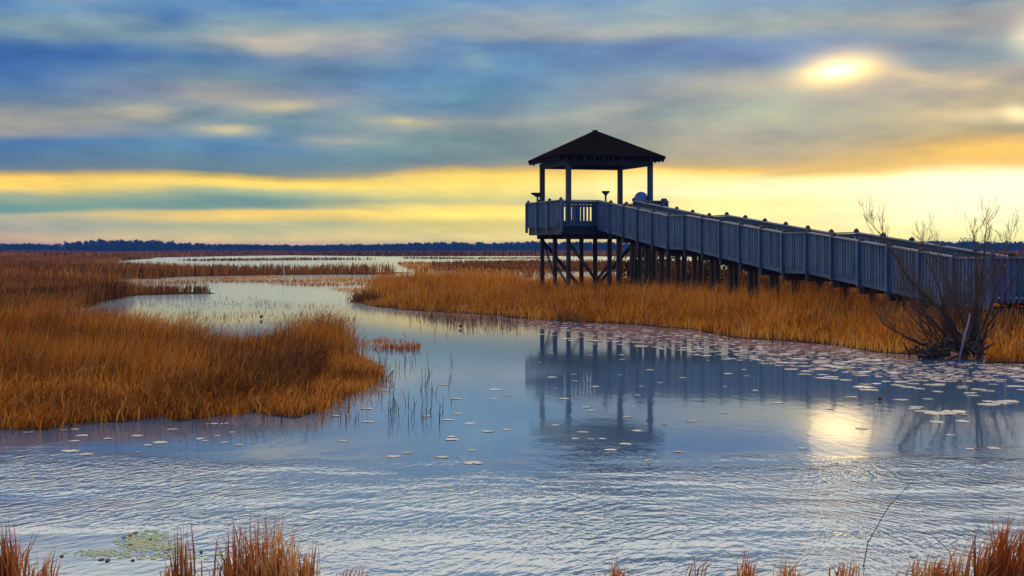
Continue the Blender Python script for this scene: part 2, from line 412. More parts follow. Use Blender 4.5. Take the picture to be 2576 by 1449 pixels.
# ------------------------------------------------------------------ water and ground
def water_mat():
    m, t, out = new_mat('marsh_water')
    P = t.add('ShaderNodeNewGeometry').outputs['Position']
    sp = t.add('ShaderNodeSeparateXYZ'); t.l.new(P, sp.inputs[0])
    x, y, z = sp.outputs
    big = t.noise(P, 0.35, 3, 0.5)
    yy = t.math('ADD', y, t.math('MULTIPLY', t.math('SUBTRACT', big, 0.5), 8.0))
    # wind-ruffled patch near the shore, calm water beyond and a calm pocket at the near left
    ruff = t.rng(yy, 15.0, 12.4)
    calm = t.math('MULTIPLY', t.rng(t.math('ADD', x, t.math('MULTIPLY', y, 0.25)), 1.3, -0.3), t.rng(yy, 11.6, 9.9))
    ruff = t.math('MULTIPLY', ruff, t.math('SUBTRACT', 1.0, t.math('MULTIPLY', calm, 0.88)))
    patch = t.rng(t.noise(t.mapping(P, scale=(0.45, 0.9, 1)), 1.0, 3, 0.5), 0.34, 0.60, 0.30, 1.1)
    ruff = t.math('MULTIPLY', ruff, patch)
    warp = t.vmath('ADD', P, t.mix(1.0, t.comb(big, big, 0.0), (1.6, 1.2, 0.0), 'MULTIPLY'))
    # crests run away to the right; a second train crosses them on the right hand side
    w1 = t.noise(t.mapping(warp, rot=(0, 0, math.radians(66)), scale=(0.19, 0.076, 1), typ='TEXTURE'), 1.0, 2, 0.5, 0.5)
    w2 = t.noise(t.mapping(warp, rot=(0, 0, math.radians(116)), scale=(0.18, 0.073, 1), typ='TEXTURE'), 1.0, 2, 0.5, 0.4)
    w3 = t.noise(t.mapping(warp, scale=(0.12, 0.13, 1), typ='TEXTURE'), 1.0, 2, 0.5, 0.2)
    w4 = t.noise(t.mapping(warp, rot=(0, 0, math.radians(70)), scale=(0.08, 0.05, 1), typ='TEXTURE'), 1.0, 1, 0.5, 0.2)
    side = t.rng(t.math('ADD', x, t.math('MULTIPLY', t.math('SUBTRACT', y, 11.0), 0.7)), -1.5, 3.0, 0.05, 0.75)
    h = t.math('ADD', t.math('MULTIPLY', w1, t.math('SUBTRACT', 1.0, side)), t.math('MULTIPLY', w2, side))
    h = t.math('ADD', t.math('MULTIPLY', h, 0.50), t.math('MULTIPLY', w3, 0.20))
    h = t.math('ADD', h, t.math('MULTIPLY', w4, 0.10))
    h = t.math('MULTIPLY', h, t.math('MULTIPLY', ruff, 0.54))
    fine = t.noise(t.mapping(P, scale=(6, 2.2, 1)), 1.0, 3, 0.55)
    fade = t.rng(y, 45.0, 15.0, 0.02, 1.0)
    h = t.math('ADD', h, t.math('MULTIPLY', t.math('MULTIPLY', fine, 0.026), fade))
    nrm = t.bump(h, 1.0, 0.045)
    gl = t.add('ShaderNodeBsdfGlossy'); t.set(gl.inputs['Roughness'], t.math('ADD', t.rng(y, 34.0, 60.0, 0.0, 0.045), t.rng(y, 12.0, 16.0, 0.020, 0.050)))
    gl.inputs['Color'].default_value = (0.94, 0.97, 1.0, 1)
    t.l.new(nrm, gl.inputs['Normal'])
    df = t.add('ShaderNodeBsdfDiffuse'); df.inputs['Color'].default_value = (0.05, 0.105, 0.20, 1)
    fr = t.add('ShaderNodeFresnel'); fr.inputs['IOR'].default_value = 1.9
    t.l.new(nrm, fr.inputs['Normal'])
    # a breath of wind over the open channel: part of the surface is finely roughened
    g2 = t.add('ShaderNodeBsdfGlossy'); g2.inputs['Roughness'].default_value = 0.36; g2.inputs['Color'].default_value = (0.66, 0.86, 1.0, 1)
    xl = t.math('ADD', x, t.math('MULTIPLY', t.math('SUBTRACT', big, 0.5), 2.5))
    lane = t.math('MULTIPLY', t.math('MULTIPLY', t.rng(xl, -3.6, -1.2, 0.01, 0.15), t.rng(xl, -0.2, 1.2, 1.0, 0.12)),
                  t.math('MULTIPLY', t.rng(y, 13.0, 16.5, 0.4, 1.0), t.rng(y, 30.0, 23.0)))
    lane = t.math('ADD', lane, t.rng(y, 38.0, 62.0, 0.0, 0.14))
    gm = t.add('ShaderNodeMixShader'); t.set(gm.inputs[0], lane)
    t.l.new(gl.outputs[0], gm.inputs[1]); t.l.new(g2.outputs[0], gm.inputs[2])
    mx = t.add('ShaderNodeMixShader'); t.l.new(fr.outputs[0], mx.inputs[0])
    t.l.new(df.outputs[0], mx.inputs[1]); t.l.new(gm.outputs[0], mx.inputs[2])
    t.l.new(mx.outputs[0], out.inputs[0])
    return m

def sheet(name, x0, x1, y0, y1, z, mat):
    b = MB(); b.v = [(x0, y0, z), (x1, y0, z), (x1, y1, z), (x0, y1, z)]; b.f = [(0, 1, 2, 3)]
    o = b.build(name, mat)
    o['kind'] = 'structure'
    return o
tag(sheet('ground', -5000, 5000, -300, 9000, -0.45, PLAIN), 'dark marsh bed running out to the horizon', 'ground')
tag(sheet('water', -900, 900, -60, 900, 0.0, water_mat()), 'still blue marsh water with wind ripples close to the shore', 'water')

def rough_poly(pts, step, amp, seed):
    r = np.random.default_rng(seed); out = []
    for (x0, y0), (x1, y1) in zip(pts, pts[1:]+pts[:1]):
        L = math.hypot(x1-x0, y1-y0); n = max(1, min(60, int(L/step)))
        for i in range(n):
            f = i/n
            out.append((x0+(x1-x0)*f+r.normal(0, amp), y0+(y1-y0)*f+r.normal(0, amp)))
    return out

def bank(pts, mat, z=0.012, step=1.0, amp=0.12, seed=1, label=None):
    p = rough_poly(pts, step, amp, seed)
    bm = bmesh.new()
    f = bm.faces.new([bm.verts.new((x, y, z)) for x, y in p])
    if f.normal.z < 0: f.normal_flip()
    r = bmesh.ops.extrude_face_region(bm, geom=[f])
    bmesh.ops.translate(bm, vec=(0, 0, -0.4), verts=[q for q in r['geom'] if isinstance(q, bmesh.types.BMVert)])
    bmesh.ops.triangulate(bm, faces=list(bm.faces))
    bmesh.ops.recalc_face_normals(bm, faces=bm.faces)
    me = bpy.data.meshes.new('mud_bank'); bm.to_mesh(me); bm.free()
    o = link('mud_bank', me, mat)
    tag(o, label, 'ground', kind='structure')
    return p

def inside(P, poly):
    x, y = P[:, 0], P[:, 1]; c = np.zeros(len(P), bool)
    n = len(poly)
    for i in range(n):
        x0, y0 = poly[i]; x1, y1 = poly[(i+1) % n]
        if y0 == y1: continue
        k = ((y0 > y) != (y1 > y)) & (x < (x1-x0)*(y-y0)/(y1-y0)+x0)
        c ^= k
    return c

def scatter(poly, n, power=1.0, seed=0, clump=0.0, cl=1.0):
    r = np.random.default_rng(seed)
    A = np.array(poly); lo, hi = A.min(0), A.max(0); out = []; tot = 0
    while tot < n:
        P = lo+(hi-lo)*r.random((n*3, 2))
        # denser where it lies nearer the viewer
        keep = r.random(len(P)) < (lo[1]/P[:, 1])**power if lo[1] > 1 else np.ones(len(P), bool)
        if clump > 0: keep &= r.random(len(P)) < np.clip(0.5+clump*lownoise(P, cl, seed), 0.02, 1)
        P = P[keep]; P = P[inside(P, poly)]
        if len(P) == 0 and tot == 0 and r.random() < 0.001: break
        out.append(P); tot += len(P)
    return np.concatenate(out)[:n]

def lownoise(P, scale, seed):
    r = np.random.default_rng(1000+seed); s = np.zeros(len(P))
    for i in range(9):
        a = r.random()*2*PI; k = (0.5+1.8*r.random())*2*PI/scale/3; ph = r.random()*2*PI
        s += np.sin((P[:, 0]*math.cos(a)+P[:, 1]*math.sin(a))*k+ph+1.3*np.sin(P[:, 0]*k*.31+i))
    return s/3.2

def edge_fall(P, poly, d0, lo=0.3, nf=None):
    D = np.full(len(P), 1e9); n = len(poly)
    for i in range(nf or n):
        a = np.array(poly[i]); c = np.array(poly[(i+1) % n]); d = c-a; L2 = max(d@d, 1e-9)
        t = np.clip(((P-a)@d)/L2, 0, 1)
        D = np.minimum(D, np.hypot(*(P-a-t[:, None]*d).T))
    t = np.clip(D/d0, 0, 1)
    return lo+(1-lo)*t*t*(3-2*t)

def tuft(P, k, r0, seed):       # gather roots into tussocks
    r = np.random.default_rng(seed)
    C = P[r.choice(len(P), max(1, len(P)//k), replace=False)]
    Q = C[r.integers(0, len(C), len(P))]+r.normal(0, r0, (len(P), 2))
    return Q

def blades(P, h, w, lean, wind=(0.1, 0.0), z=0.03, seed=0, tint=0.5, spread=0.2, nscale=2.0, hvar=0.25, base_w=1.0, fall=None):
    """Arrays of curved tapering blades, one per root point."""
    r = np.random.default_rng(seed); n = len(P)
    lf = lownoise(P, nscale, seed)
    hh = r.uniform(h[0], h[1], n)*(1+hvar*np.clip(lownoise(P, nscale*1.4, seed+5), -1.2, 1.2))
    if fall is not None: hh = hh*fall
    ang = r.random(n)*2*PI
    ln = np.abs(r.normal(0, lean, n))
    wl = 1+0.5*lownoise(P, nscale*2, seed+9)
    L = np.stack([np.cos(ang)*ln+wind[0]*wl, np.sin(ang)*ln+wind[1]*wl], 1)*hh[:, None]
    ya = r.random(n)*PI
    ww = w*r.uniform(0.6, 1.3, n)
    Sx = np.stack([np.cos(ya), np.sin(ya), np.zeros(n)], 1)*(ww/2)[:, None]
    root = np.concatenate([P, np.full((n, 1), z)], 1)
    mid = root+np.concatenate([L*0.28, (hh*0.55)[:, None]], 1)
    tipz = hh*np.clip(1-0.35*np.hypot(L[:, 0], L[:, 1])/np.maximum(hh, 1e-3), 0.35, 1)
    tip = root+np.concatenate([L, tipz[:, None]], 1)
    V = np.stack([root-Sx*base_w, root+Sx*base_w, mid-Sx*0.85, mid+Sx*0.85, tip], 1).reshape(-1, 3)
    b = (np.arange(n)*5)[:, None, None]
    T = (np.array([[0, 1, 3], [0, 3, 2], [2, 3, 4]])[None]+b).reshape(-1, 3)
    tn = np.clip(tint+spread*r.normal(0, 1, n)+0.36*lf, 0, 1)
    return V, T, np.repeat(tn, 5)

def merge(parts):
    Vs, Ts, As = [], [], []; o = 0
    for V, T, A in parts:
        Vs.append(V); Ts.append(T+o); As.append(A); o += len(V)
    return np.concatenate(Vs), np.concatenate(Ts), np.concatenate(As)

def grass_obj(name, parts, mat, label, cat='grass', kind='stuff', group=None, loc=(0, 0, 0)):
    V, T, A = merge(parts)
    V = V-np.array(loc)
    o = link(name, np_mesh(name, V, T, {'tint': A}), mat, None, loc)
    return tag(o, label, cat, group, kind)

# --- land outlines (photo points carried onto the water level)
ISLAND = WP([(-320,1100),(0,1074),(90,1082),(190,1064),(300,1062),(400,1046),(470,1060),(560,1046),(640,1036),(700,1044),(745,1052),(800,1026),(850,1000),(900,985),(938,958),(905,935),(880,925),
             (860,900),(870,872),(800,868),(740,885),(640,900),(540,905),(430,880),(300,850),(200,835),(-320,830)])
RBANK = WP([(880,757),(930,770),(1000,778),(1080,784),(1200,790),(1290,798),(1400,807),(1500,812),(1600,816),(1750,830),(1850,850),(2000,858),(2100,868),(2200,886),(2270,892),(2320,876),(2400,872),(2455,884),(2490,910),(2576,914),(3000,925),
            (3300,760),(2700,722),(2200,716),(1800,716),(1500,716),(1340,722),(1200,712),(1050,710),(950,722),(930,742)])
STRIP1 = WP([(-500,718),(0,711),(180,711),(330,705),(480,696),(700,692),(985,691),(1000,686),(900,683),(700,681),(420,677),(300,669),(260,661),(330,654),(390,649),(-500,648)])
STRIP2 = WP([(-500,800),(60,795),(200,776),(290,756),(345,743),(525,738),(530,735),(335,733),(260,722),(120,717),(-500,722)])
STRIP3 = WP([(1080,674),(1250,668),(1500,667),(1800,668),(1800,682),(1350,684),(1100,680)])
RFAR = WP([(1880,668),(2100,660),(2400,652),(3400,648),(3600,700),(2600,702),(2200,700),(1950,690)])
FAR = WP([(-700,648),(390,648),(600,644),(720,642.5),(1000,645),(1400,644),(1800,646),(2100,650),(2500,650),(3600,650)])+[(3000, 7500), (-3000, 7500)]
SHORE = [(-12, -4), (12, -4), (12, 8.0), (5.2, 8.45), (3.4, 8.75), (2.2, 8.3), (0, 8.1), (-1, 8.45), (-1.9, 8.5), (-2.3, 8.2), (-2.7, 8.5), (-3.4, 8.6), (-12, 8.4)]

bank(ISLAND, MUD, seed=1, label='muddy footing of the grass island')
bank(RBANK, MUD, seed=2, label='muddy bank under the ramp and pavilion')
bank(STRIP1, MUD, step=4, amp=0.8, seed=3, label='long low mud strip across the open marsh')
bank(STRIP2, MUD, step=2, amp=0.25, seed=4, label='thin mud spit behind the grass island')
bank(STRIP3, PLAIN, step=5, amp=0.8, seed=5, label='narrow mud bar in the far water behind the pavilion')
bank(RFAR, PLAIN, step=6, amp=1.0, seed=6, label='brown marsh ground beyond the ramp')
bank(FAR, PLAIN, z=0.06, step=40, amp=3, seed=7, label='brown marsh plain reaching the far wood')
bank(SHORE, MUD, step=0.5, amp=0.06, seed=8, label='near muddy shore with reddish reed clumps')

# --- grass on them
def bed(poly, n, power, seed, d0, lo, h, w, lean, wind, tint, spread, nscale, hvar, k=0, r0=.2, jit=.12, nf=None):
    P = scatter(poly, n, power, seed)
    if k: P = tuft(P, k, r0, seed+100)
    f = edge_fall(P, poly, d0, lo, nf)
    P = P+np.random.default_rng(seed+7).normal(0, jit, P.shape)
    return blades(P, h, w, lean, wind, 0.01, seed+10, tint, spread, nscale, hvar, fall=f)
grass_obj('marsh_grass', [
    bed(ISLAND, 36000, 1.6, 21, 3.6, .26, (0.52, 0.78), 0.011, 0.60, (0.12, -0.02), 0.50, 0.20, 1.5, 0.30, nf=16),
    bed(ISLAND, 26000, 1.6, 121, 3.4, .30, (0.48, 0.84), 0.011, 0.55, (0.16, -0.03), 0.46, 0.20, 1.1, 0.38, 60, .17, nf=16),
    bed(ISLAND, 15000, 1.6, 22, 2.0, .45, (0.28, 0.50), 0.017, 0.9, (0.05, -0.15), 0.58, 0.2, 0.9, 0.3, jit=.28, nf=16),
    bed(ISLAND, 9000, 1.6, 221, 2.0, .4, (0.5, 0.8), 0.010, 1.25, (0.1, 0), 0.72, 0.22, 1.2, 0.3, nf=16),
    bed(ISLAND, 3000, 1.6, 23, 4.0, .25, (0.78, 0.98), 0.010, 0.22, (0.28, -0.02), 0.38, 0.2, 2.0, 0.25, nf=16)],
    RUST, 'dense rust brown grass covering the island on the left water')
grass_obj('marsh_grass', [
    bed(RBANK, 50000, 1.3, 24, 4.0, .32, (0.60, 0.92), 0.018, 0.58, (0.08, 0.0), 0.56, 0.18, 3.0, 0.28, nf=19),
    bed(RBANK, 26000, 1.3, 124, 3.5, .32, (0.55, 1.0), 0.018, 0.55, (0.12, 0.0), 0.52, 0.18, 2.0, 0.38, 60, .28, nf=19),
    bed(RBANK, 16000, 1.3, 25, 2.0, .45, (0.32, 0.6), 0.024, 0.8, (0.0, -0.12), 0.60, 0.18, 1.8, 0.3, jit=.3, nf=19),
    bed(RBANK, 12000, 1.3, 224, 3.0, .4, (0.5, 0.85), 0.015, 1.25, (0.1, 0), 0.72, 0.22, 2.0, 0.3, nf=19)],
    GOLD, 'golden grass bank in front of and under the grey ramp')
grass_obj('marsh_grass', [
    blades(scatter(STRIP1, 36000, 1.2, 26), (0.5, 0.95), 0.07, 0.3, (0.08, 0), 0.03, 36, 0.50, 0.2, 9.0, 0.3)],
    BROWN, 'long low strip of brown sedge across the open marsh')
grass_obj('marsh_grass', [
    blades(scatter(STRIP2, 22000, 1.0, 27), (0.40, 0.75), 0.035, 0.3, (0.08, 0), 0.03, 37, 0.40, 0.2, 5.0, 0.3)],
    BROWN, 'thin spit of brown sedge just behind the grass island')
grass_obj('marsh_grass', [
    blades(scatter(STRIP3, 7000, 1.0, 28), (0.5, 0.9), 0.10, 0.3, (0.08, 0), 0.03, 38, 0.40, 0.2, 9.0, 0.3),
    blades(scatter(RFAR, 16000, 1.0, 29), (0.5, 1.0), 0.10, 0.3, (0.08, 0), 0.03, 39, 0.40, 0.2, 9.0, 0.3)],
    BROWN, 'brown sedge on the far bars behind the pavilion and ramp')
FARG = WP([(-700,647.5),(390,647.5),(600,643.8),(720,642.3),(1000,644.8),(1400,643.8),(1800,645.8),(2100,649.5),(2500,649.8),(3600,649.8)])+[(1000, 1450), (-1000, 1450)]
grass_obj('marsh_grass', [
    blades(scatter(FARG, 30000, 1.5, 30), (0.6, 1.5), 0.7, 0.3, (0.05, 0), 0.04, 40, 0.30, 0.22, 60.0, 0.4)],
    BROWN, 'wide brown marsh grass plain below the far blue wood')

for hollow, lab, sd in (([(1385,775),(1450,768),(1510,772),(1520,800),(1460,812),(1390,806)], 'dark brown tussock at the water edge of the golden bank below the pavilion', 71),
                        ([(890,748),(960,752),(950,766),(890,762)], 'dark tuft on the pointed tip of the golden bank', 73)):
    pl = WP(hollow)
    grass_obj('sedge_tussock', [blades(scatter(pl, 900 if sd == 73 else 2200, 0.6, sd), (0.10, 0.34), 0.022, 0.8, (0.0, -.05), 0.02, sd+5, 0.20, 0.16, 1.2, 0.4)], BROWN, lab, 'tussock', 'thing')

grass_obj('marsh_grass', [
    blades(scatter(WP([(470,925),(600,905),(800,915),(820,960),(770,1005),(640,1018),(520,1000)]), 9000, 1.0, 81), (0.25, 0.62), 0.012, 0.6, (0.08, -.03), 0.01, 82, 0.16, 0.15, 0.9, 0.3)],
    BROWN, 'darker brown sedge patch in the hollow of the grass island')
for i, bar in enumerate(([(430,655.5),(760,652.5),(960,653),(780,654.3),(520,656.5)], [(1000,650.2),(1380,649.4),(1400,650.6),(1100,651.4)])):
    pl = WP(bar)
    grass_obj('marsh_grass', [blades(scatter(pl, 900, 0.6, 90+i), (0.25, 0.6), 0.16, 0.3, (0.05, 0), 0.0, 95+i, 0.40, 0.2, 25.0, 0.4)], BROWN,
              ('longest thin brown sedge bar across the far open water', 'short brown sedge bar far out by the pavilion piles')[i])
# sparse stems standing in the water
SPA = WP([(150,700),(480,699),(900,696),(1300,692),(1340,705),(1050,706),(940,722),(900,740),(800,722),(640,712),(540,712),(350,722),(250,716)])
SPB = WP([(330,755),(560,742),(720,760),(860,765),(900,800),(860,840),(640,850),(480,820)])
SPC = WP([(880,862),(960,852),(1060,862),(1055,885),(960,892),(885,890)])
SPD = WP([(1000,790),(1200,796),(1350,815),(1300,835),(1120,820)])
SPE = WP([(1000,664),(1350,660),(1420,690),(1340,700),(1060,696)])
grass_obj('sparse_sedge', [
    blades(scatter(SPA, 6500, 0.5, 41, 0.9, 6.0), (0.05, 0.24), 0.035, 0.35, (0.05, 0), -0.02, 51, 0.62, 0.2, 5.0, 0.3),
    blades(scatter(SPE, 4000, 0.6, 45, 0.9, 14.0), (0.2, 0.5), 0.08, 0.25, (0.05, 0), -0.02, 55, 0.60, 0.2, 9.0, 0.3)],
    GOLD, 'thin golden sedge standing in the shining water of the open marsh')
grass_obj('sparse_sedge', [
    blades(scatter(SPB, 900, 0.6, 42, 0.9, 2.0), (0.03, 0.14), 0.016, 0.35, (0.05, 0), -0.01, 52, 0.75, 0.2, 2.0, 0.3),
    blades(scatter(SPD, 500, 0.6, 44, 0.9, 3.0), (0.06, 0.25), 0.014, 0.25, (0.05, 0), -0.02, 54, 0.25, 0.2, 2.0, 0.3)],
    BROWN, 'scattered short brown stems poking from the channel')
SPF = WP([(870,900),(930,915),(968,942),(945,962),(895,990),(840,1020),(760,1048),(740,1035),(850,960)])
grass_obj('sparse_sedge', [
    blades(scatter(SPF, 2600, 0.6, 46, 0.9, 0.9), (0.06, 0.26), 0.012, 0.6, (0.05, 0), -0.01, 56, 0.60, 0.25, 0.8, 0.4)],
    RUST, 'ragged red orange fringe in the shallows at the right tip of the island')
grass_obj('sparse_sedge', [
    blades(scatter(SPC, 600, 0.6, 43, 0.9, 1.5), (0.03, 0.14), 0.014, 0.5, (0.05, 0), -0.01, 53, 0.66, 0.2, 1.0, 0.3)],
    RED, 'low red sedge spit off the tip of the grass island')

# ------------------------------------------------------------------ pavilion
AL = math.radians(16.3)
GX, GY = 3.43, 62.0
ZD = 2.95                 # deck level
HS = 2.21                 # half side of the deck
R0, R1 = -0.67, 0.85      # ramp rails along the front edge
pav = empty('observation_pavilion', (GX, GY, 0), AL)
tag(pav, 'square roofed observation pavilion on tall wooden piles at the top of the ramp', 'pavilion')

def rot_dup(me, name, mat, parent, n=4):
    for k in range(n): link(name, me, mat, parent, rz=k*PI/2)

# roof: shingled pyramid with real thickness, rafters under the eaves
RH = 2.22; ZE, ZA = 5.70, 6.86
b = MB()
def rings(r, z): return [(-r, -r, z), (r, -r, z), (r, r, z), (-r, r, z)]
n0 = len(b.v)
b.v += rings(RH, ZE-0.10)+rings(RH, ZE)+rings(0.03, ZA)+rings(RH-0.08, ZE-0.10)+rings(0.03, ZA-0.16)
def q4(a, c): return [(a+k, a+(k+1) % 4, c+(k+1) % 4, c+k) for k in range(4)]
b.f += q4(0, 4)+q4(4, 8)+[(8, 9, 10, 11)]+q4(0, 12)+q4(12, 16)+[(16, 17, 18, 19)]
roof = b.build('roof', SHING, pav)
me = MB(); me.bar((0, 0, ZA+0.02), (0, 0, ZA-0.06), 0.16, 0.16); me.build('ridge_cap', SHING, roof)
sl = (ZA-ZE)/(RH-0.03)
for k in range(4):
    for i in range(11):
        p = -1.98+i*0.396
        d = max(abs(p), 0.1)
        m = MB()
        a = Vector((p, -RH-0.02, ZE-0.16)); c = Vector((p, -max(d, 0.1)+0.02, ZE-0.16+sl*(RH-d)-0.02))
        if (c-a).length > 0.2:
            m.bar(a, c, 0.05, 0.12); m.build('rafter', BEAM, roof, rz=k*PI/2)
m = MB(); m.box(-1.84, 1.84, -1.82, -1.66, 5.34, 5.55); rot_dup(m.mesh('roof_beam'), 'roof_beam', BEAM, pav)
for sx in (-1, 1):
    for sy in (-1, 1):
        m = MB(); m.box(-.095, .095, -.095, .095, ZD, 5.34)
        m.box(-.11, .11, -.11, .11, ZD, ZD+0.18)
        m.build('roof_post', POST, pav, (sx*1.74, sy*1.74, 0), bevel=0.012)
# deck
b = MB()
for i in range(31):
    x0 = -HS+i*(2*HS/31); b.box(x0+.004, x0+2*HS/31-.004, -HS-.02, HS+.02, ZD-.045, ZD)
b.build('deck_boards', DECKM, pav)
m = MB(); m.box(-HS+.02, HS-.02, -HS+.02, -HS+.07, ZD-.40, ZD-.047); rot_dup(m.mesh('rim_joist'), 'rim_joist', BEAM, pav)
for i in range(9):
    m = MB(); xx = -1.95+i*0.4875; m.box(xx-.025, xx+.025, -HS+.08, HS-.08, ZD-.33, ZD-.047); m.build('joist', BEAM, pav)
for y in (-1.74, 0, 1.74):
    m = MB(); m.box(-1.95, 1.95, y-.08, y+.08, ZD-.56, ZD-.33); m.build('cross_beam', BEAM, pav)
for x in (-1.74, 0, 1.74):
    for y in (-1.74, 0, 1.74):
        m = MB(); r = 0.095
        m.tube([(x, y, -.4), (x, y, 1), (x, y, ZD-.56)], [r*1.08, r*1.02, r], 10)
        m.build('pile', PILE, pav)
def brace(a, c, w=.05, d=.13):
    m = MB(); m.bar(a, c, w, d); m.build('brace', BEAM, pav)
brace((-1.74, 1.63, 2.3), (0, 1.63, .25)); brace((-1.74, -1.63, 2.3), (0.0, -0.11, .7)); brace((0, -1.63, 1.35), (0, -.1, .65))
brace((-1.63, 1.74, 2.15), (-1.63, 0, .35), .05, .09); brace((-1.63, -1.74, .3), (-1.63, 0, 1.2), .05, .09); brace((0.1, 0, .5), (1.74, .12, 2.2)); brace((1.63, -1.6, 2.2), (1.63, 0, .5))

# railings: posts with dark caps, pickets between, a flat cap rail
def panel(parent, a, c, za0, za1, zb0, zb1, side, pw=.048):
    """One bay from a to c (x, y): deck height za0..za1 and cap height zb0..zb1; side is the outward normal."""
    a = Vector((*a, 0)); c = Vector((*c, 0)); d = c-a; L = d.length; t = d/L; nrm = Vector((*side, 0))
    n = int(L/0.142); off = nrm*0.035
    m = MB()
    for i in range(n):
        f0 = (i+.5)/n-pw/L; f1 = (i+.5)/n+pw/L
        P = []
        dz = random.uniform(-.004, .004)
        for zlo in (True, False):
            for f, s in ((f0, -.014), (f1, -.014), (f1, .014), (f0, .014)):
                z = (za0+(za1-za0)*f-0.10) if zlo else (zb0+(zb1-zb0)*f-.045)
                P.append(a+d*f+off+nrm*(s+dz)+Vector((0, 0, z)))
        m.hexa(P)
    for zo, hh in ((-.10, .10), ):
        m.bar(a+Vector((0, 0, zb0+zo)), c+Vector((0, 0, zb1+zo)), .034, hh)
    m.bar(a+Vector((0, 0, za0+.09)), c+Vector((0, 0, za1+.09)), .034, .10)
    m.build('railing_panel', RAIL, parent)
    m = MB(); m.bar(a+Vector((0, 0, zb0-.018))+t*.0, c+Vector((0, 0, zb1-.018)), .17, .036)
    m.build('handrail', CAP, parent)

def rpost(parent, p, zlo, zhi, side):
    m = MB(); o = (side[0]*.075, side[1]*.075)
    m.box(p[0]+o[0]-.05, p[0]+o[0]+.05, p[1]+o[1]-.05, p[1]+o[1]+.05, zlo, zhi)
    q = m.build('railing_post', RAIL, parent, bevel=0.008)
    m = MB(); m.box(p[0]-.055, p[0]+.055, p[1]-.055, p[1]+.055, zhi+.0, zhi+.05)
    m.hexa([(p[0]-.055, p[1]-.055, zhi+.05), (p[0]+.055, p[1]-.055, zhi+.05), (p[0]+.055, p[1]+.055, zhi+.05), (p[0]-.055, p[1]+.055, zhi+.05),
            (p[0]-.012, p[1]-.012, zhi+.105), (p[0]+.012, p[1]-.012, zhi+.105), (p[0]+.012, p[1]+.012, zhi+.105), (p[0]-.012, p[1]+.012, zhi+.105)])
    m.build('post_cap', KNOB, q)

ZT = ZD+0.97
runs = [((-HS, HS), (-HS, -HS), (-1, 0), 3), ((HS, HS), (-HS, HS), (0, 1), 3), ((HS, -HS), (HS, HS), (1, 0), 3),
        ((-HS, -HS), (R0, -HS), (0, -1), 1), ((R1, -HS), (HS, -HS), (0, -1), 1)]
for p0, p1, sd, nb in runs:
    for i in range(nb):
        a = tuple(p0[k]+(p1[k]-p0[k])*i/nb for k in (0, 1)); c = tuple(p0[k]+(p1[k]-p0[k])*(i+1)/nb for k in (0, 1))
        panel(pav, a, c, ZD, ZD, ZT, ZT, sd, .036)
        rpost(pav, a, ZD-.30, ZT, sd)
    if nb == 1 and p1[0] == HS: rpost(pav, (p1[0]-.12, p1[1]), ZD-.30, ZT, sd)

# ------------------------------------------------------------------ ramp
ramp = empty('access_ramp', (GX+math.sin(AL)*HS, GY-math.cos(AL)*HS, 0), AL)     # local y = 0 at the deck edge, running to -y
tag(ramp, 'long grey wooden ramp with picket railings sloping down from the pavilion', 'ramp')
BAY = 1.48; NB = 18
zt = [ZT]
ks = []
for k in range(NB):
    if k in (5, 11, 17): dz = 0
    elif k < 5: dz = -0.155
    elif k < 11: dz = -0.138
    else: dz = -0.134
    zt.append(zt[-1]+dz)
for k in range(NB):
    y0, y1 = -k*BAY-.03, -(k+1)*BAY-.03
    a0, a1 = zt[k], zt[k+1]
    d0, d1 = a0-0.95, a1-0.95
    for x, sd in ((R0, (-1, 0)), (R1, (1, 0))):
        if k == NB-1 and x == R1: continue
        panel(ramp, (x, y0), (x, y1), d0, d1, a0, a1, sd)
        rpost(ramp, (x, y1), d1-.25, a1, sd)
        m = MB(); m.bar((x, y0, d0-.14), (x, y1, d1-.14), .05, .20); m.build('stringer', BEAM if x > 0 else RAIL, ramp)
    m = MB(); nbd = 10
    for i in range(nbd):
        f0, f1 = i/nbd, (i+.92)/nbd
        ya, yb = y0+(y1-y0)*f1, y0+(y1-y0)*f0; zb_, za_ = d0+(d1-d0)*f0, d0+(d1-d0)*f1
        m.hexa([(R0+.03, ya, za_-.04), (R1-.03, ya, za_-.04), (R1-.03, yb, zb_-.04), (R0+.03, yb, zb_-.04),
                (R0+.03, ya, za_), (R1-.03, ya, za_), (R1-.03, yb, zb_), (R0+.03, yb, zb_)])
    m.build('deck_section', DECKM, ramp)
    m = MB(); m.box(R0-.06, R1+.06, y1-.06, y1+.06, d1-.46, d1-.24); m.build('cross_beam', BEAM, ramp)
    for x in (R0+.32, R1-.32):
        if d1-.46 > 0.05:
            m = MB(); m.tube([(x, y1, -.4), (x, y1, d1-.46)], [.105, .095], 10); m.build('pile', PILE, ramp)
    for x in (R0+.09, R1-.09):          # inner hand-grip along both sides
        if k == NB-1 and x > 0: continue
        m = MB(); m.bar((x, y0, a0-.22), (x, y1, a1-.22), .05, .05); m.build('grab_rail', CAP, ramp)
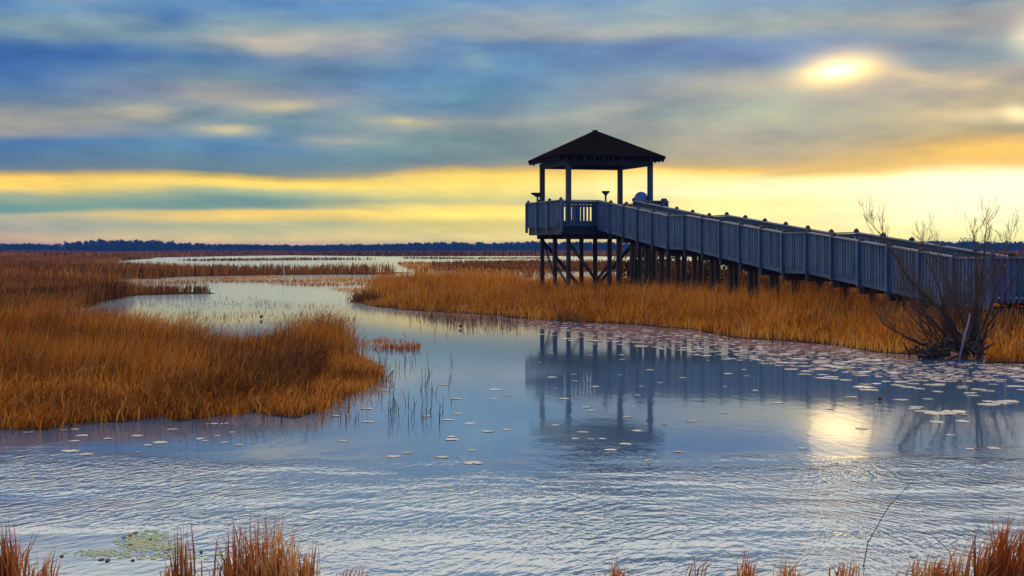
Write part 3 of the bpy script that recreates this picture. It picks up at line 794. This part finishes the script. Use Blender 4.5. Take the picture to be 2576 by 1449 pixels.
# level boardwalk that turns off to the right at the foot of the ramp
YB, YF = -(NB-1)*BAY-.03, -NB*BAY-.03
ZB = zt[-1]; DB = ZB-0.95
walk = empty('boardwalk', (GX+math.sin(AL)*HS, GY-math.cos(AL)*HS, 0), AL)
tag(walk, 'level grey boardwalk leading right from the foot of the ramp behind the bare shrub', 'boardwalk')
panel(walk, (R0, YF), (R1, YF), DB, DB, ZB, ZB, (0, -1))
for k in range(9):
    x0, x1 = R1+k*BAY, R1+(k+1)*BAY
    for y, sd in ((YF, (0, -1)), (YB, (0, 1))):
        panel(walk, (x0, y), (x1, y), DB, DB, ZB, ZB, sd)
        rpost(walk, (x0, y), DB-.25, ZB, sd)
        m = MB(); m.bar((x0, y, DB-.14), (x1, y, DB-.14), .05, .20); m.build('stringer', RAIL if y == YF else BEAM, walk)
    m = MB()
    for i in range(10):
        m.box(x0+i*.148, x0+i*.148+.138, YF+.03, YB-.03, DB-.04, DB)
    m.build('deck_section', DECKM, walk)
    m = MB(); m.box(x0-.06, x0+.06, YF-.06, YB+.06, DB-.46, DB-.24); m.build('cross_beam', BEAM, walk)
    for y in (YF+.32, YB-.32):
        m = MB(); m.tube([(x0, y, -.4), (x0, y, DB-.46)], [.105, .095], 10); m.build('pile', PILE, walk)

# things on the deck
def local(x, y, z=0.0):
    return (GX+x*math.cos(AL)-y*math.sin(AL), GY+x*math.sin(AL)+y*math.cos(AL), z)
def viewer(loc, rz, sc, label):
    o = empty('viewing_scope', loc, rz)
    tag(o, label, 'viewing scope', 'viewing scopes on the deck rail')
    m = MB(); m.tube([(0, 0, 0), (0, 0, 1.10*sc[1])], [.045, .04], 10); m.build('pole', DARKMETAL, o)
    m = MB(); m.lathe([(.10, 0.0), (.10, .015), (.05, .03)], 14); m.build('base_plate', DARKMETAL, o)
    w = sc[0]; z0 = 1.10*sc[1]
    m = MB()
    m.tube_rings([[(x*q, y*q2, z) for x, y in ((-1, -.5), (1, -.5), (1, .5), (-1, .5))] for q, q2, z in
                  ((.05*w, .08, z0), (.07*w, .10, z0+.05), (.15*w, .16, z0+.12), (.155*w, .17, z0+.17), (.13*w, .15, z0+.185))])
    m.build('scope_head', DARKMETAL, o, bevel=.008)
    m = MB(); m.tube([(-.06*w, -.07, z0+.13), (-.06*w, -.16, z0+.13)], [.03, .035], 8); m.build('eyepiece', DARKMETAL, o)
    m = MB(); m.tube([(.06*w, -.07, z0+.13), (.06*w, -.16, z0+.13)], [.03, .035], 8); m.build('eyepiece', DARKMETAL, o)
viewer(local(-0.10, -1.55, ZD), AL*0+0.05, (1.0, 1.07), 'small flared viewing scope on a slim pole between the two middle roof posts')
viewer(local(-1.93, 1.80, ZD), 0.15, (1.75, 1.10), 'dark winged viewing scope half hidden by the leftmost roof post')
o = empty('waste_bin', local(1.74-.26, -1.42, ZD), AL)
tag(o, 'pale blue dome topped bin half hidden behind the right hand roof post', 'bin')
m = MB(); m.lathe([(.25, 0), (.27, .04), (.29, .90), (.30, .92), (.30, .96)], 20); m.build('body', BLUEBIN, o, smooth=False)
m = MB(); m.lathe([(.31, .962), (.31, 1.02), (.285, 1.14), (.22, 1.26), (.13, 1.33), (.03, 1.355)], 20); m.build('lid', BLUEBIN, o, smooth=False)

# ------------------------------------------------------------------ bare shrub on the right bank
def at(px, py, Y):
    return Vector(((px-1288)/F*Y, Y, H+(HOR-py)/F*Y))
SY = 27.2
sh = empty('bare_shrub', at(2400, 904, SY))
tag(sh, 'leafless dark shrub with spreading limbs at the water edge in front of the ramp', 'shrub')
base = sh.location.copy()
rs = random.Random(9)
def limb(pts, r0, r1, name='limb', n=7):
    m = MB(); P = [Vector(p)-base for p in pts]
    # smooth resample with slight crookedness
    Q = []
    for i in range(len(P)-1):
        p0 = P[max(i-1, 0)]; p1 = P[i]; p2 = P[i+1]; p3 = P[min(i+2, len(P)-1)]
        for k in range(4):
            f = k/4
            Q.append(0.5*((2*p1)+(p2-p0)*f+(2*p0-5*p1+4*p2-p3)*f*f+(3*p1-p0-3*p2+p3)*f**3)+Vector((rs.gauss(0, .008), rs.gauss(0, .008), rs.gauss(0, .008))))
    Q.append(P[-1])
    rad = [r0+(r1-r0)*(i/(len(Q)-1))**.8 for i in range(len(Q))]
    m.tube(Q, rad, n)
    m.build(name, BARK, sh, smooth=True)
    return Q
def zp(x, y): return (3100/1.4907+x/2.07/1.4907, 750/1.4907+y/2.07/1.4907)
def limb_px(pts, r0, r1, dY=(0, 0), n=7):
    N = len(pts)
    return limb([at(*zp(x, y), SY+dY[0]+(dY[1]-dY[0])*i/(N-1)) for i, (x, y) in enumerate(pts)], r0, r1, n=n)
LIMBS = [
 (limb_px([(1030,1170),(1005,1050),(950,930),(860,830),(720,690),(600,550),(520,420),(430,290),(350,190)], .085, .004, (0, .5)), .9),
 (limb_px([(1170,1180),(1165,1050),(1160,900),(1168,760),(1170,600),(1155,400),(1150,260)], .075, .005, (0, .2)), .9),
 (limb_px([(1120,1170),(1130,1000),(1150,850),(1190,700),(1210,500),(1235,270),(1242,170)], .055, .003, (.1, -.3)), .7),
 (limb_px([(850,1180),(760,1130),(650,1080),(540,1020),(430,945),(370,850)], .04, .004, (0, -.3)), .6),
 (limb_px([(950,930),(900,800),(860,650),(800,520),(760,400),(745,300)], .03, .003, (.1, .4)), .6),
 (limb_px([(1140,1150),(1080,1000),(1010,830),(960,680),(900,540),(860,380)], .04, .003, (.1, .8)), .6),
 (limb_px([(1180,1100),(1230,950),(1290,780),(1350,560),(1400,380),(1440,260)], .035, .003, (0, .3)), .6),
 (limb_px([(1190,1150),(1260,980),(1360,800),(1450,620),(1530,480)], .03, .003, (0, -.4)), .6),
 (limb_px([(1000,1150),(900,1030),(790,900),(690,780),(610,650)], .03, .003, (0, -.5)), .6),
]
tw = MB()
def twig(p, d, L, r, depth):
    pts = [p]; rad = [r]; n = 4
    for i in range(n):
        d = (d+Vector((rs.gauss(0, .08), rs.gauss(0, .08), rs.gauss(.05, .06)))).normalized()
        pts.append(pts[-1]+d*(L/n)); rad.append(max(r*(1-(i+1)/n*.75), .0018))
    tw.tube(pts, rad, 4 if r > .006 else 3, cap=False)
    if depth > 0:
        for k in range(rs.choice((2, 3, 3))):
            i = rs.randint(1, n); q = pts[i]
            nd = (d+Vector((rs.gauss(0, .30), rs.gauss(0, .30), rs.gauss(.20, .22)))).normalized()
            twig(q, nd, L*rs.uniform(.45, .75), max(r*.6, .0025), depth-1)
for Q, dens in LIMBS:
    N = len(Q)
    for i in range(2, N):
        for k in range(2 if i > N*.3 else 1):
            if rs.random() > dens: continue
            fr = i/N
            t = (Q[i]-Q[i-1]).normalized()
            nd = (t*.8+Vector((rs.gauss(0, .55), rs.gauss(0, .55), rs.gauss(.30, .35)))).normalized()
            twig(Q[i], nd, rs.uniform(.32, .80)*(1-.50*fr), rs.uniform(.004, .008)*(1-.5*fr), 2)
# fine shoots fanning from the foot
for k in range(88):
    a = rs.uniform(-1.2, .7)
    p = at(*zp(rs.uniform(820, 1200), rs.uniform(1120, 1190)), SY+rs.uniform(-.2, .3))-base
    twig(p, Vector((math.sin(a), rs.gauss(0, .3), math.cos(a)*.9)).normalized(), rs.uniform(.5, 1.25), rs.uniform(.006, .011), 2)
tw.build('twigs', TWIG, sh)
for spots in (((760, 1215, 70), (820, 1215, 70), (900, 1215, 50)), ((1080, 1160, 80), (1130, 1190, 70))):
    rt = MB()
    for k in range(60):
        c = rs.choice(spots)
        p = at(*zp(c[0]+rs.gauss(0, c[2]*.5), c[1]+rs.gauss(0, 30)), SY-.15+rs.gauss(0, .25))-base
        p.z = max(p.z, .02-base.z)
        d = Vector((rs.gauss(0, .7), rs.gauss(0, .6), rs.gauss(0.45, .5))).normalized()
        q = p+d*rs.uniform(.12, .4); q.z = max(q.z, .0-base.z)
        rt.tube([p, (p+q)/2+Vector((rs.gauss(0, .03), 0, rs.gauss(0.03, .03))), q], [.018, .022, .008], 4)
    rt.build('root_tangle', BARK, sh)
o = MB(); A = at(*zp(1028,1245), SY-.45); B_ = at(*zp(1070,1060), SY-.5); C_ = at(*zp(1113,880), SY-.55)
o.tube([Vector((0, 0, 0)), B_-A, (B_+C_)/2-A+Vector((.01, 0, 0)), C_-A], [.022, .02, .016, .009], 7)
o.tube([(B_-A)*1.05, (B_-A)*1.05+Vector((-.12, .03, .10))], [.011, .006], 5)
q = o.build('dead_branch', PALEWOOD, None, A, smooth=True)
tag(q, 'bleached pale dead branch leaning at the foot of the bare shrub', 'branch')

# low bushes under the ramp, enlarged and some added to imitate dark shadow there
def bush(px, py, Y, w, hgt, n, mat, label, seed):
    c = at(px, py, Y); c.z = 0.02
    r = np.random.default_rng(seed)
    e = empty('marsh_bush', c)
    tag(e, label, 'bush', 'bushes under the ramp')
    m = MB()
    for k in range(14):
        a = r.random()*2*PI; t = r.uniform(.2, .9)
        m.tube([(0, 0, 0), (math.cos(a)*w*.25*t, math.sin(a)*w*.25*t, hgt*.45), (math.cos(a)*w*.5*t, math.sin(a)*w*.5*t, hgt*(1.0-.35*t))], [.02, .013, .005], 5)
    m.build('stems', BARK, e)
    P = r.normal(0, 1, (n, 3)); P /= np.linalg.norm(P, axis=1)[:, None]; P *= (r.random(n)**.45)[:, None]
    P = P*np.array([w/2, w/2, hgt/2])*(1+.18*np.sin(P[:, :1]*7+P[:, 1:2]*5))+np.array([0, 0, hgt*.52])
    D = r.normal(0, 1, (n, 3)); D /= np.linalg.norm(D, axis=1)[:, None]; E = np.cross(D, r.normal(0, 1, (n, 3))); E /= np.linalg.norm(E, axis=1)[:, None]
    s = r.uniform(.04, .09, n)[:, None]
    V = np.stack([P-D*s, P+E*s*.4, P+D*s, P-E*s*.4], 1).reshape(-1, 3); V[:, 2] = np.maximum(V[:, 2], .03)
    T = (np.array([[0, 1, 2], [0, 2, 3]])[None]+(np.arange(n)*4)[:, None, None]).reshape(-1, 3)
    link('foliage', np_mesh('foliage', V, T, {'tint': np.repeat(np.clip(r.normal(.45, .25, n), 0, 1), 4)}), mat, e)
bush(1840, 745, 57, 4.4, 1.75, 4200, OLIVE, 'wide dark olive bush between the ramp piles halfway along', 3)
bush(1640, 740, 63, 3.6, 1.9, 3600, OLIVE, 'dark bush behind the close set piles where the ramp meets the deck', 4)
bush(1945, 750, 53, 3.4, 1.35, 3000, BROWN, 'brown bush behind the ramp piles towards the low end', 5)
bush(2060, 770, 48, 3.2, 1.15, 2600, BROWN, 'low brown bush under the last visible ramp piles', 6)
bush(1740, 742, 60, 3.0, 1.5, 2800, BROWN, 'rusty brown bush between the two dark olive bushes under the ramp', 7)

# ------------------------------------------------------------------ far wood
def trees(spec, seed):
    r = np.random.default_rng(seed); Vs = []; Ts = []; As = []; o = 0
    for x, y, h, w in spec:
        n = 110
        t = r.random(n)**.8
        rad = w*.5*np.sqrt(np.clip(1-((t-.42)/.62)**2, .02, 1))*np.sqrt(r.random(n))
        a = r.random(n)*2*PI
        P = np.stack([x+np.cos(a)*rad, y+np.sin(a)*rad, .1+t*h], 1)
        D = r.normal(0, 1, (n, 3, 3))*(.10*h+.35)*.75
        V = (P[:, None]+D).reshape(-1, 3); V[:, 2] = np.clip(V[:, 2], 0.02, None)
        Vs.append(V); Ts.append(np.arange(n*3).reshape(-1, 3)+o); o += n*3
        As.append(np.repeat(np.clip(r.normal(.5, .25, n), 0, 1), 3))
    return np.concatenate(Vs), np.concatenate(Ts), np.concatenate(As)
def px_tree(px, Y, h, w): return ((px-1288)/F*Y, Y, h, w)
r = np.random.default_rng(3); spec = []
def topline(px):      # height in photo pixels of the wood above the horizon line
    k = [(-400, 14), (0, 15), (140, 15), (160, 20), (215, 22), (240, 26), (330, 24), (435, 22), (450, 17), (560, 14), (760, 12), (930, 13), (1000, 15), (1100, 18), (1300, 18), (1340, 20), (1480, 19), (1600, 17), (2050, 20), (2300, 22), (2400, 20), (2420, 21), (2576, 19), (3000, 20)]
    return float(np.interp(px, [q[0] for q in k], [q[1] for q in k]))
for i in range(1700):
    px = r.uniform(-420, 3000); Y = r.uniform(1480, 1620)
    tp = topline(px)*r.uniform(.55, .95)
    if 150 < px < 440 and r.random() < .3: tp *= .75
    spec.append(px_tree(px, Y, tp/F*Y+H, r.uniform(5, 11)))
V, T, A = trees(spec, 4)
tag(link('far_wood', np_mesh('far_wood', V, T, {'tint': A}), FOREST), 'dark blue line of far woodland along the horizon', 'woodland', kind='stuff')
def lone(px, Y, h, w, label, seed):
    x = (px-1288)/F*Y
    e = empty('far_tree', (x, Y, .06)); tag(e, label, 'tree')
    rr = np.random.default_rng(seed); n = 260
    P = rr.normal(0, 1, (n, 3)); P /= np.linalg.norm(P, axis=1)[:, None]; P *= (rr.random(n)**.4)[:, None]
    P = P*np.array([w/2, w/2, h*.42])+np.array([0, 0, h*.58])
    V = (P[:, None]+rr.normal(0, 1, (n, 3, 3))*h*.05).reshape(-1, 3)
    link('crown', np_mesh('crown', V, np.arange(n*3).reshape(-1, 3), {'tint': np.repeat(np.clip(rr.normal(.5, .2, n), 0, 1), 3)}), FOREST, e)
    m = MB(); m.tube([(0, 0, 0), (0, 0, h*.5)], [h*.03, h*.015], 6); m.build('trunk', BARK, e)
lone(2432, 1300, 12.5, 14, 'round topped far tree rising above the wood behind the bare shrub', 1)
lone(2195, 1350, 10.8, 8, 'small far tree just above the ramp rail', 2)
lone(1000, 700, 2.2, 6, 'tiny dark bush alone at the far edge of the open water', 3)

# ------------------------------------------------------------------ marker stake
p = W(717, 694)
o = empty('marker_stake', (*p, 0)); tag(o, 'thin pale leaning stake standing in the far marsh channel', 'stake')
m = MB(); m.tube([(0, 0, -.3), (-.10, 0, .6), (-.24, .02, 1.25)], [.035, .032, .026], 8); m.build('shaft', STAKE, o)
m = MB(); m.tube([(-.24, .02, 1.25), (-.25, .02, 1.30)], [.034, .030], 8); m.build('tip', PALEWOOD, o)

# ------------------------------------------------------------------ lily pads
def pad_mesh(seed):
    r = np.random.default_rng(seed); m = MB(); n = 14; pts = []
    for k in range(n+1):
        a = .22+(2*PI-.44)*k/n
        rr = 1*(1+.10*r.normal())
        pts.append((math.cos(a)*rr, math.sin(a)*rr*r.uniform(.92, 1.05), .012+.05*max(0, r.normal(0, .5))))
    c = (.12, 0, .012)
    b0 = len(m.v); m.v += [c]+pts+[(q[0], q[1], q[2]-.05) for q in [c]+pts]
    N = n+2
    for k in range(1, n+1):
        m.f.append((0, k, k+1)); m.f.append((N, N+k+1, N+k)); m.f.append((k, N+k, N+k+1, k+1))
    m.f.append((0, N, N+1, 1)); m.f.append((n+1, N+n+1, N, 0))
    return m.mesh('lily_pad')
PM = [pad_mesh(i) for i in range(7)]
for pm in PM: pm.materials.append(PAD)
rp = np.random.default_rng(17)
def pad(px, py, wpx, label, group):
    x, y = W(px, py); rad = wpx/F*y/2
    o = bpy.data.objects.new('lily_pad', PM[int(rp.integers(7))]); COL.objects.link(o)
    o.location = (x, y, .004); o.rotation_euler = (rp.normal(0, .015), rp.normal(0, .015), rp.random()*2*PI)
    s = rad*rp.uniform(.45, .95); o.scale = (s, s, min(.12, s*.7))
    tag(o, label, 'lily pad', group)
def pads(region, n, size, label, group, dens=None):
    P = np.array(region, float); lo, hi = P.min(0), P.max(0); k = 0
    while k < n:
        q = lo+(hi-lo)*rp.random(2)
        if not inside(q[None], region)[0]: continue
        if dens and rp.random() > dens(q): continue
        pad(q[0], q[1], rp.uniform(*size)*(q[1]-HOR)/330, label, group); k += 1
pads([(1840,862),(2050,872),(2230,900),(2380,925),(2576,925),(2576,1010),(2500,1040),(2350,1050),(2200,985),(2030,945),(1900,905)], 120, (38, 66),
     'pale lily pad among the crowded pads below the bare shrub', 'lily pads below the bare shrub', lambda q: 1 if q[1] < 990 else .45)
pads([(1300,815),(1500,818),(1750,840),(1850,860),(1900,900),(1800,905),(1650,880),(1480,865),(1340,840)], 90, (28, 50),
     'small pink lily pad in the band along the golden grass bank', 'lily pads along the golden grass bank')
pads([(1330,880),(1900,890),(2200,960),(2250,1120),(1900,1160),(1330,1140)], 50, (18, 32),
     'lily pad scattered over the reflection of the pavilion and ramp', 'lily pads over the pavilion reflection', lambda q: 1 if q[1] < 980 else .4)
pads([(0,1090),(250,1075),(560,1050),(700,1055),(660,1110),(520,1150),(150,1150),(0,1120)], 24, (20, 32),
     'lily pad floating just off the front edge of the grass island', 'lily pads off the grass island')
pads([(760,1010),(1000,950),(1290,930),(1300,1170),(1000,1165),(760,1110)], 26, (20, 34),
     'lily pad alone on the calm open water between island and reflection', 'lily pads on the open channel')
for px, py, w in ((2500,1128,60),(2440,1130,46),(2390,1095,44),(2480,1010,52),(2420,1060,58),(2355,1062,46),(2350,1040,60),(2300,1028,56),(1190,1165,60),(1630,1158,40)):
    pad(px, py, w, 'large flat lily pad lying out from the pads near the shrub reflection' if px > 2000 else 'broad pale lily pad where the wind ripples begin', 'large outer lily pads')
# the many small ones crowded against the bank
Q = []
reg = [(1280,806),(1500,814),(1760,836),(1860,854),(2110,872),(2290,908),(2576,918),(2576,960),(2300,960),(2000,925),(1850,905),(1650,872),(1480,850),(1320,828)]
P = np.array(reg, float); lo, hi = P.min(0), P.max(0)
Vs, Ts, o_ = [], [], 0
while len(Vs) < 1150:
    q = lo+(hi-lo)*rp.random(2)
    if not inside(q[None], reg)[0]: continue
    x, y = W(*q); R = rp.uniform(.025, .065); n = 9; a = np.arange(n)/n*2*PI+rp.random()
    R_ = R*(1+.15*rp.normal(size=n))
    top = np.stack([x+np.cos(a)*R_, y+np.sin(a)*R_, np.full(n, .003)+.003*rp.random(n)], 1)
    bot = top*[1, 1, 0]+[0, 0, -.003]
    Vs.append(np.concatenate([top, bot]))
    t = [[0, k, k+1] for k in range(1, n-1)]+[[k, n+k, (k+1) % n] for k in range(n)]+[[(k+1) % n, n+k, n+(k+1) % n] for k in range(n)]
    Ts.append(np.array(t)+o_); o_ += 2*n
tag(link('small_lily_pads', np_mesh('small_lily_pads', np.concatenate(Vs), np.concatenate(Ts)), SMALLPAD), 'mass of tiny lily pads crowded against the golden grass bank', 'lily pads', kind='stuff')

# ------------------------------------------------------------------ reeds standing in the open water
rr = random.Random(4)
def reed(px, py, hpx, leanx, label, group=None, bent=False):
    x, y = W(px, py); k = y/F
    o = bpy.data.objects.new('reed', None)
    m = MB(); hh = hpx*k; lx = leanx*k
    w0 = max(.0045, .55*k*1.0)
    if bent:
        m.tube([(0, 0, -.05), (lx*.2, 0, hh*.5), (lx*.3, 0, hh), (lx, .02, hh*.45), (lx*.05, .03, .01)], [w0, w0*.9, w0*.8, w0*.8, w0*.5], 5)
    else:
        m.tube([(0, 0, -.05), (lx*.35, 0, hh*.5), (lx, .01, hh)], [w0, w0*.85, w0*.35], 5)
        if rr.random() < .35:
            m.tube([(lx*.3, 0, hh*.45), (lx*.3+rr.uniform(-.6, .6)*hh*.5, .02, hh*.75)], [w0*.7, w0*.25], 4)
    bpy.data.objects.remove(o)
    q = m.build('reed', REEDM2, None, (x, y, 0))
    tag(q, label, 'reed', group)
REEDM2 = wood('reed_stem', (0.03, 0.022, 0.02), (0.10, 0.055, 0.035), grain=(30, 30, 6))
for k in range(62):
    px = rr.triangular(880, 1180, 1000); py = rr.uniform(900, 1075)
    if px < 940 and py < 960: continue
    reed(px, py, rr.uniform(14, 55), rr.gauss(0, 7), 'thin dark reed standing in open water off the island tip', 'reeds off the island tip')
for px, py, hh, lx in ((1060,1062,30,0),):
    reed(px, py, 34, 28, 'dark reed bent into a triangle over the water off the island', bent=True)
reed(1128, 975, 36, 6, 'thick dark reed tuft stem standing farthest out from the island tip')
for k in range(26):
    px = rr.uniform(1010, 1340); py = rr.uniform(806, 850)
    reed(px, py, rr.uniform(6, 18), rr.gauss(0, 3), 'short reed stub in the channel beside the golden bank', 'reed stubs in the channel')
for k in range(30):
    px = rr.uniform(480, 900); py = rr.uniform(1050, 1075)
    reed(px, py, rr.uniform(10, 30), rr.gauss(0, 5), 'short reed in the shallows along the front of the island', 'reeds along the front of the island')

# dark pods, leaf bits and the patch of algae
def pod(px, py, s, label):
    x, y = W(px, py); k = y/F*s
    m = MB(); m.tube([(0, 0, -.04), (0, 0, k*.3)], [k*.08, k*.08], 5)
    m.lathe([(k*.12, k*.25), (k*.42, k*.5), (k*.46, k*.85), (k*.34, k*1.05), (k*.1, k*1.1)], 9)
    tag(m.build('seed_pod', LEAFBIT, None, (x, y, 0), smooth=True), label, 'seed pod')
pod(2213, 1010, 11, 'dark round seed pod just right of the sun reflection')
pod(657, 803, 9, 'dark seed pod in shining water behind the island grass')
pod(1158, 826, 9, 'dark seed pod in the channel before the golden bank')
def bit(px, py, s, label, group=None):
    x, y = W(px, py); k = y/F*s
    m = MB(); pts = [(math.cos(a)*k*.5*rr.uniform(.6, 1.1), math.sin(a)*k*.5*rr.uniform(1.0, 2.2)) for a in [i/7*2*PI for i in range(7)]]
    m.tube_rings([[(a, b_, -.002) for a, b_ in pts], [(a, b_, .002+rr.uniform(0, .004)) for a, b_ in pts]])
    tag(m.build('dead_leaf', LEAFBIT, None, (x, y, .003)), label, 'leaf', group)
for zx, zy, s in ((820,225,16),(785,240,12),(750,255,12),(910,265,10),(785,298,14),(1015,328,12),(610,385,16),(650,390,14),(800,390,10),(375,365,9),(1215,338,12)):
    bit(zx/1.61/1.4907, (1860+zy/1.61)/1.4907, s, 'dark dead leaf fragment floating round the pale green algae', 'dead leaves round the algae')

def algae():
    m, t, out = new_mat('algae')
    tc = t.add('ShaderNodeTexCoord').outputs['Object']
    p = t.add('ShaderNodeBsdfPrincipled')
    t.set(p.inputs['Base Color'], t.ramp(t.noise(tc, 6, 4), [(.35, (.24, .23, .14)), (.52, (.26, .30, .15)), (.70, (.12, .28, .07))]))
    p.inputs['Roughness'].default_value = .4
    t.l.new(p.outputs[0], out.inputs[0])
    return m
ra = np.random.default_rng(8); Vs, Ts, o_ = [], [], 0
for cx, cy, sx_, sy_, n in ((372, 1360, 28, 13, 260), (345, 1374, 20, 7, 120), (415, 1378, 18, 6, 90), (260, 1392, 35, 4, 90), (420, 1402, 60, 4, 80)):
    for k in range(n):
        px, py = cx+ra.normal(0, sx_), cy+ra.normal(0, sy_)
        if py > 1440: continue
        x, y = W(px, py); R = ra.uniform(.005, .018); q = 6; a = np.arange(q)/q*2*PI+ra.random()
        R_ = R*(1+.3*ra.normal(size=q))
        top = np.stack([x+np.cos(a)*R_, y+np.sin(a)*R_*1.6, np.full(q, .0015+.0015*ra.random())], 1)
        bot = top*[1, 1, 0]+[0, 0, -.003]
        Vs.append(np.concatenate([top, bot]))
        t = [[0, i, i+1] for i in range(1, q-1)]+[[i, q+i, (i+1) % q] for i in range(q)]+[[(i+1) % q, q+i, q+(i+1) % q] for i in range(q)]
        Ts.append(np.array(t)+o_); o_ += 2*q
tag(link('algae', np_mesh('algae', np.concatenate(Vs), np.concatenate(Ts)), algae()), 'pale green algae scum floating on the near calm water', 'algae', kind='stuff')

# ------------------------------------------------------------------ reddish clumps on the near shore
def clump(px0, px1, top, n, label, Y=8.35, lean=.22, wind=(.05, 0), w=.011, seed=0, cat='reed clump', tint=.55):
    r = np.random.default_rng(seed)
    x0, x1 = (px0-1288)/F*Y, (px1-1288)/F*Y; cx, cw = (x0+x1)/2, (x1-x0)/2
    hmax = H-(top-HOR)/F*Y
    P = np.stack([cx+np.clip(r.normal(0, .5, n), -1, 1)*cw*.85, Y+r.normal(0, .10, n)], 1)
    fall = 1-.45*((P[:, 0]-cx)/max(cw, .01))**2
    V, T, A = blades(P, (hmax*.5, hmax*1.14), w, lean, wind, 0.0, seed, tint, .2, .6, .1)
    V = V.reshape(n, 5, 3); V[:, :, 2] *= fall[:, None]; V = V.reshape(-1, 3)
    n2 = max(6, n//4)
    P2 = np.stack([cx+np.clip(r.normal(0, .6, n2), -1.3, 1.3)*cw*.9, Y+r.normal(0, .12, n2)], 1)
    V2, T2, A2 = blades(P2, (hmax*.35, hmax*.95), w*.6, .75, wind, 0.0, seed+200, min(1, tint+.2), .25, .6, .1)
    T = np.concatenate([T, T2+len(V)]); V = np.concatenate([V, V2]); A = np.concatenate([A, A2])
    root = (cx, Y, 0.0)
    o = link('reed_clump', np_mesh('reed_clump', V-np.array(root), T, {'tint': A}), RED, None, root)
    tag(o, label, cat, 'reddish reed clumps on the near shore')
clump(-60, 75, 1335, 210, 'dense dark red reed clump filling the bottom left corner', 8.4, .18, (-.05, 0), seed=61, tint=.38)
clump(60, 150, 1368, 40, 'thin loose reeds just right of the corner clump', 8.4, .28, (.12, 0), seed=62, tint=.55)
clump(395, 425, 1392, 22, 'small short reed tuft beside the narrow upright tuft', 8.35, .12, (0, 0), seed=63)
clump(425, 485, 1322, 62, 'narrow upright reed tuft taller than its small neighbour', 8.35, .07, (.0, 0), seed=64)
clump(505, 800, 1318, 330, 'widest red reed clump at the bottom left of centre', 8.35, .20, (.0, 0), seed=65, tint=.5)
clump(745, 800, 1375, 50, 'upright reed tuft at the right end of the widest clump', 8.35, .14, (.05, 0), seed=66)
clump(840, 930, 1408, 60, 'low orange reed tuft nearest to the bottom centre', 8.35, .22, (.1, 0), seed=67, tint=.7)
clump(1515, 1590, 1392, 60, 'small reed tuft first to the right of bottom centre', 8.45, .18, (-.05, 0), seed=68)
clump(1680, 1800, 1352, 12, 'few tall dark stems leaning right over the rippled water', 8.45, .25, (.25, 0), w=.008, seed=69, tint=.2)
clump(1850, 1905, 1392, 60, 'small spiky reed tuft right of the tall dark stems', 8.45, .18, (.05, 0), seed=70)
clump(1950, 2015, 1392, 44, 'open V shaped reed tuft in the row along the bottom right', 8.45, .35, (.05, 0), seed=71)
clump(2090, 2175, 1390, 60, 'thin reed tuft left of the gap before the big corner clump', 8.45, .25, (.05, 0), seed=72)
clump(2270, 2420, 1392, 130, 'loose pale reeds at the left foot of the big corner clump', 8.55, .30, (.15, 0), seed=73, tint=.6)
clump(2380, 2680, 1318, 330, 'big orange reed clump filling the bottom right corner', 8.5, .22, (.10, 0), seed=74, tint=.62)
x, Y = W(2165, 1425)
m = MB(); k = Y/F
m.tube([(0, 0, -.1), (18*k, 0, 60*k), (70*k, 0, 150*k), (168*k, .05, 246*k)], [.004, .0035, .0028, .0012], 5)
tag(m.build('grass_stem', TWIG, None, (x, Y, 0), smooth=True), 'single long arching stem leaning right over the rippled water', 'stem', None)

# ------------------------------------------------------------------ the air
def haze():
    m, t, out = new_mat('haze_air')
    v = t.add('ShaderNodeVolumePrincipled')
    v.inputs['Color'].default_value = (0.09, 0.30, 1.0, 1)
    v.inputs['Density'].default_value = 0.00016
    v.inputs['Anisotropy'].default_value = 0.0
    t.l.new(v.outputs[0], out.inputs['Volume'])
    b = MB(); b.box(-6000, 6000, -400, 9500, -1.5, 16.0)
    o = b.build('haze', m)
    tag(o, 'thin blue evening air over the marsh', 'haze', kind='stuff')
haze()
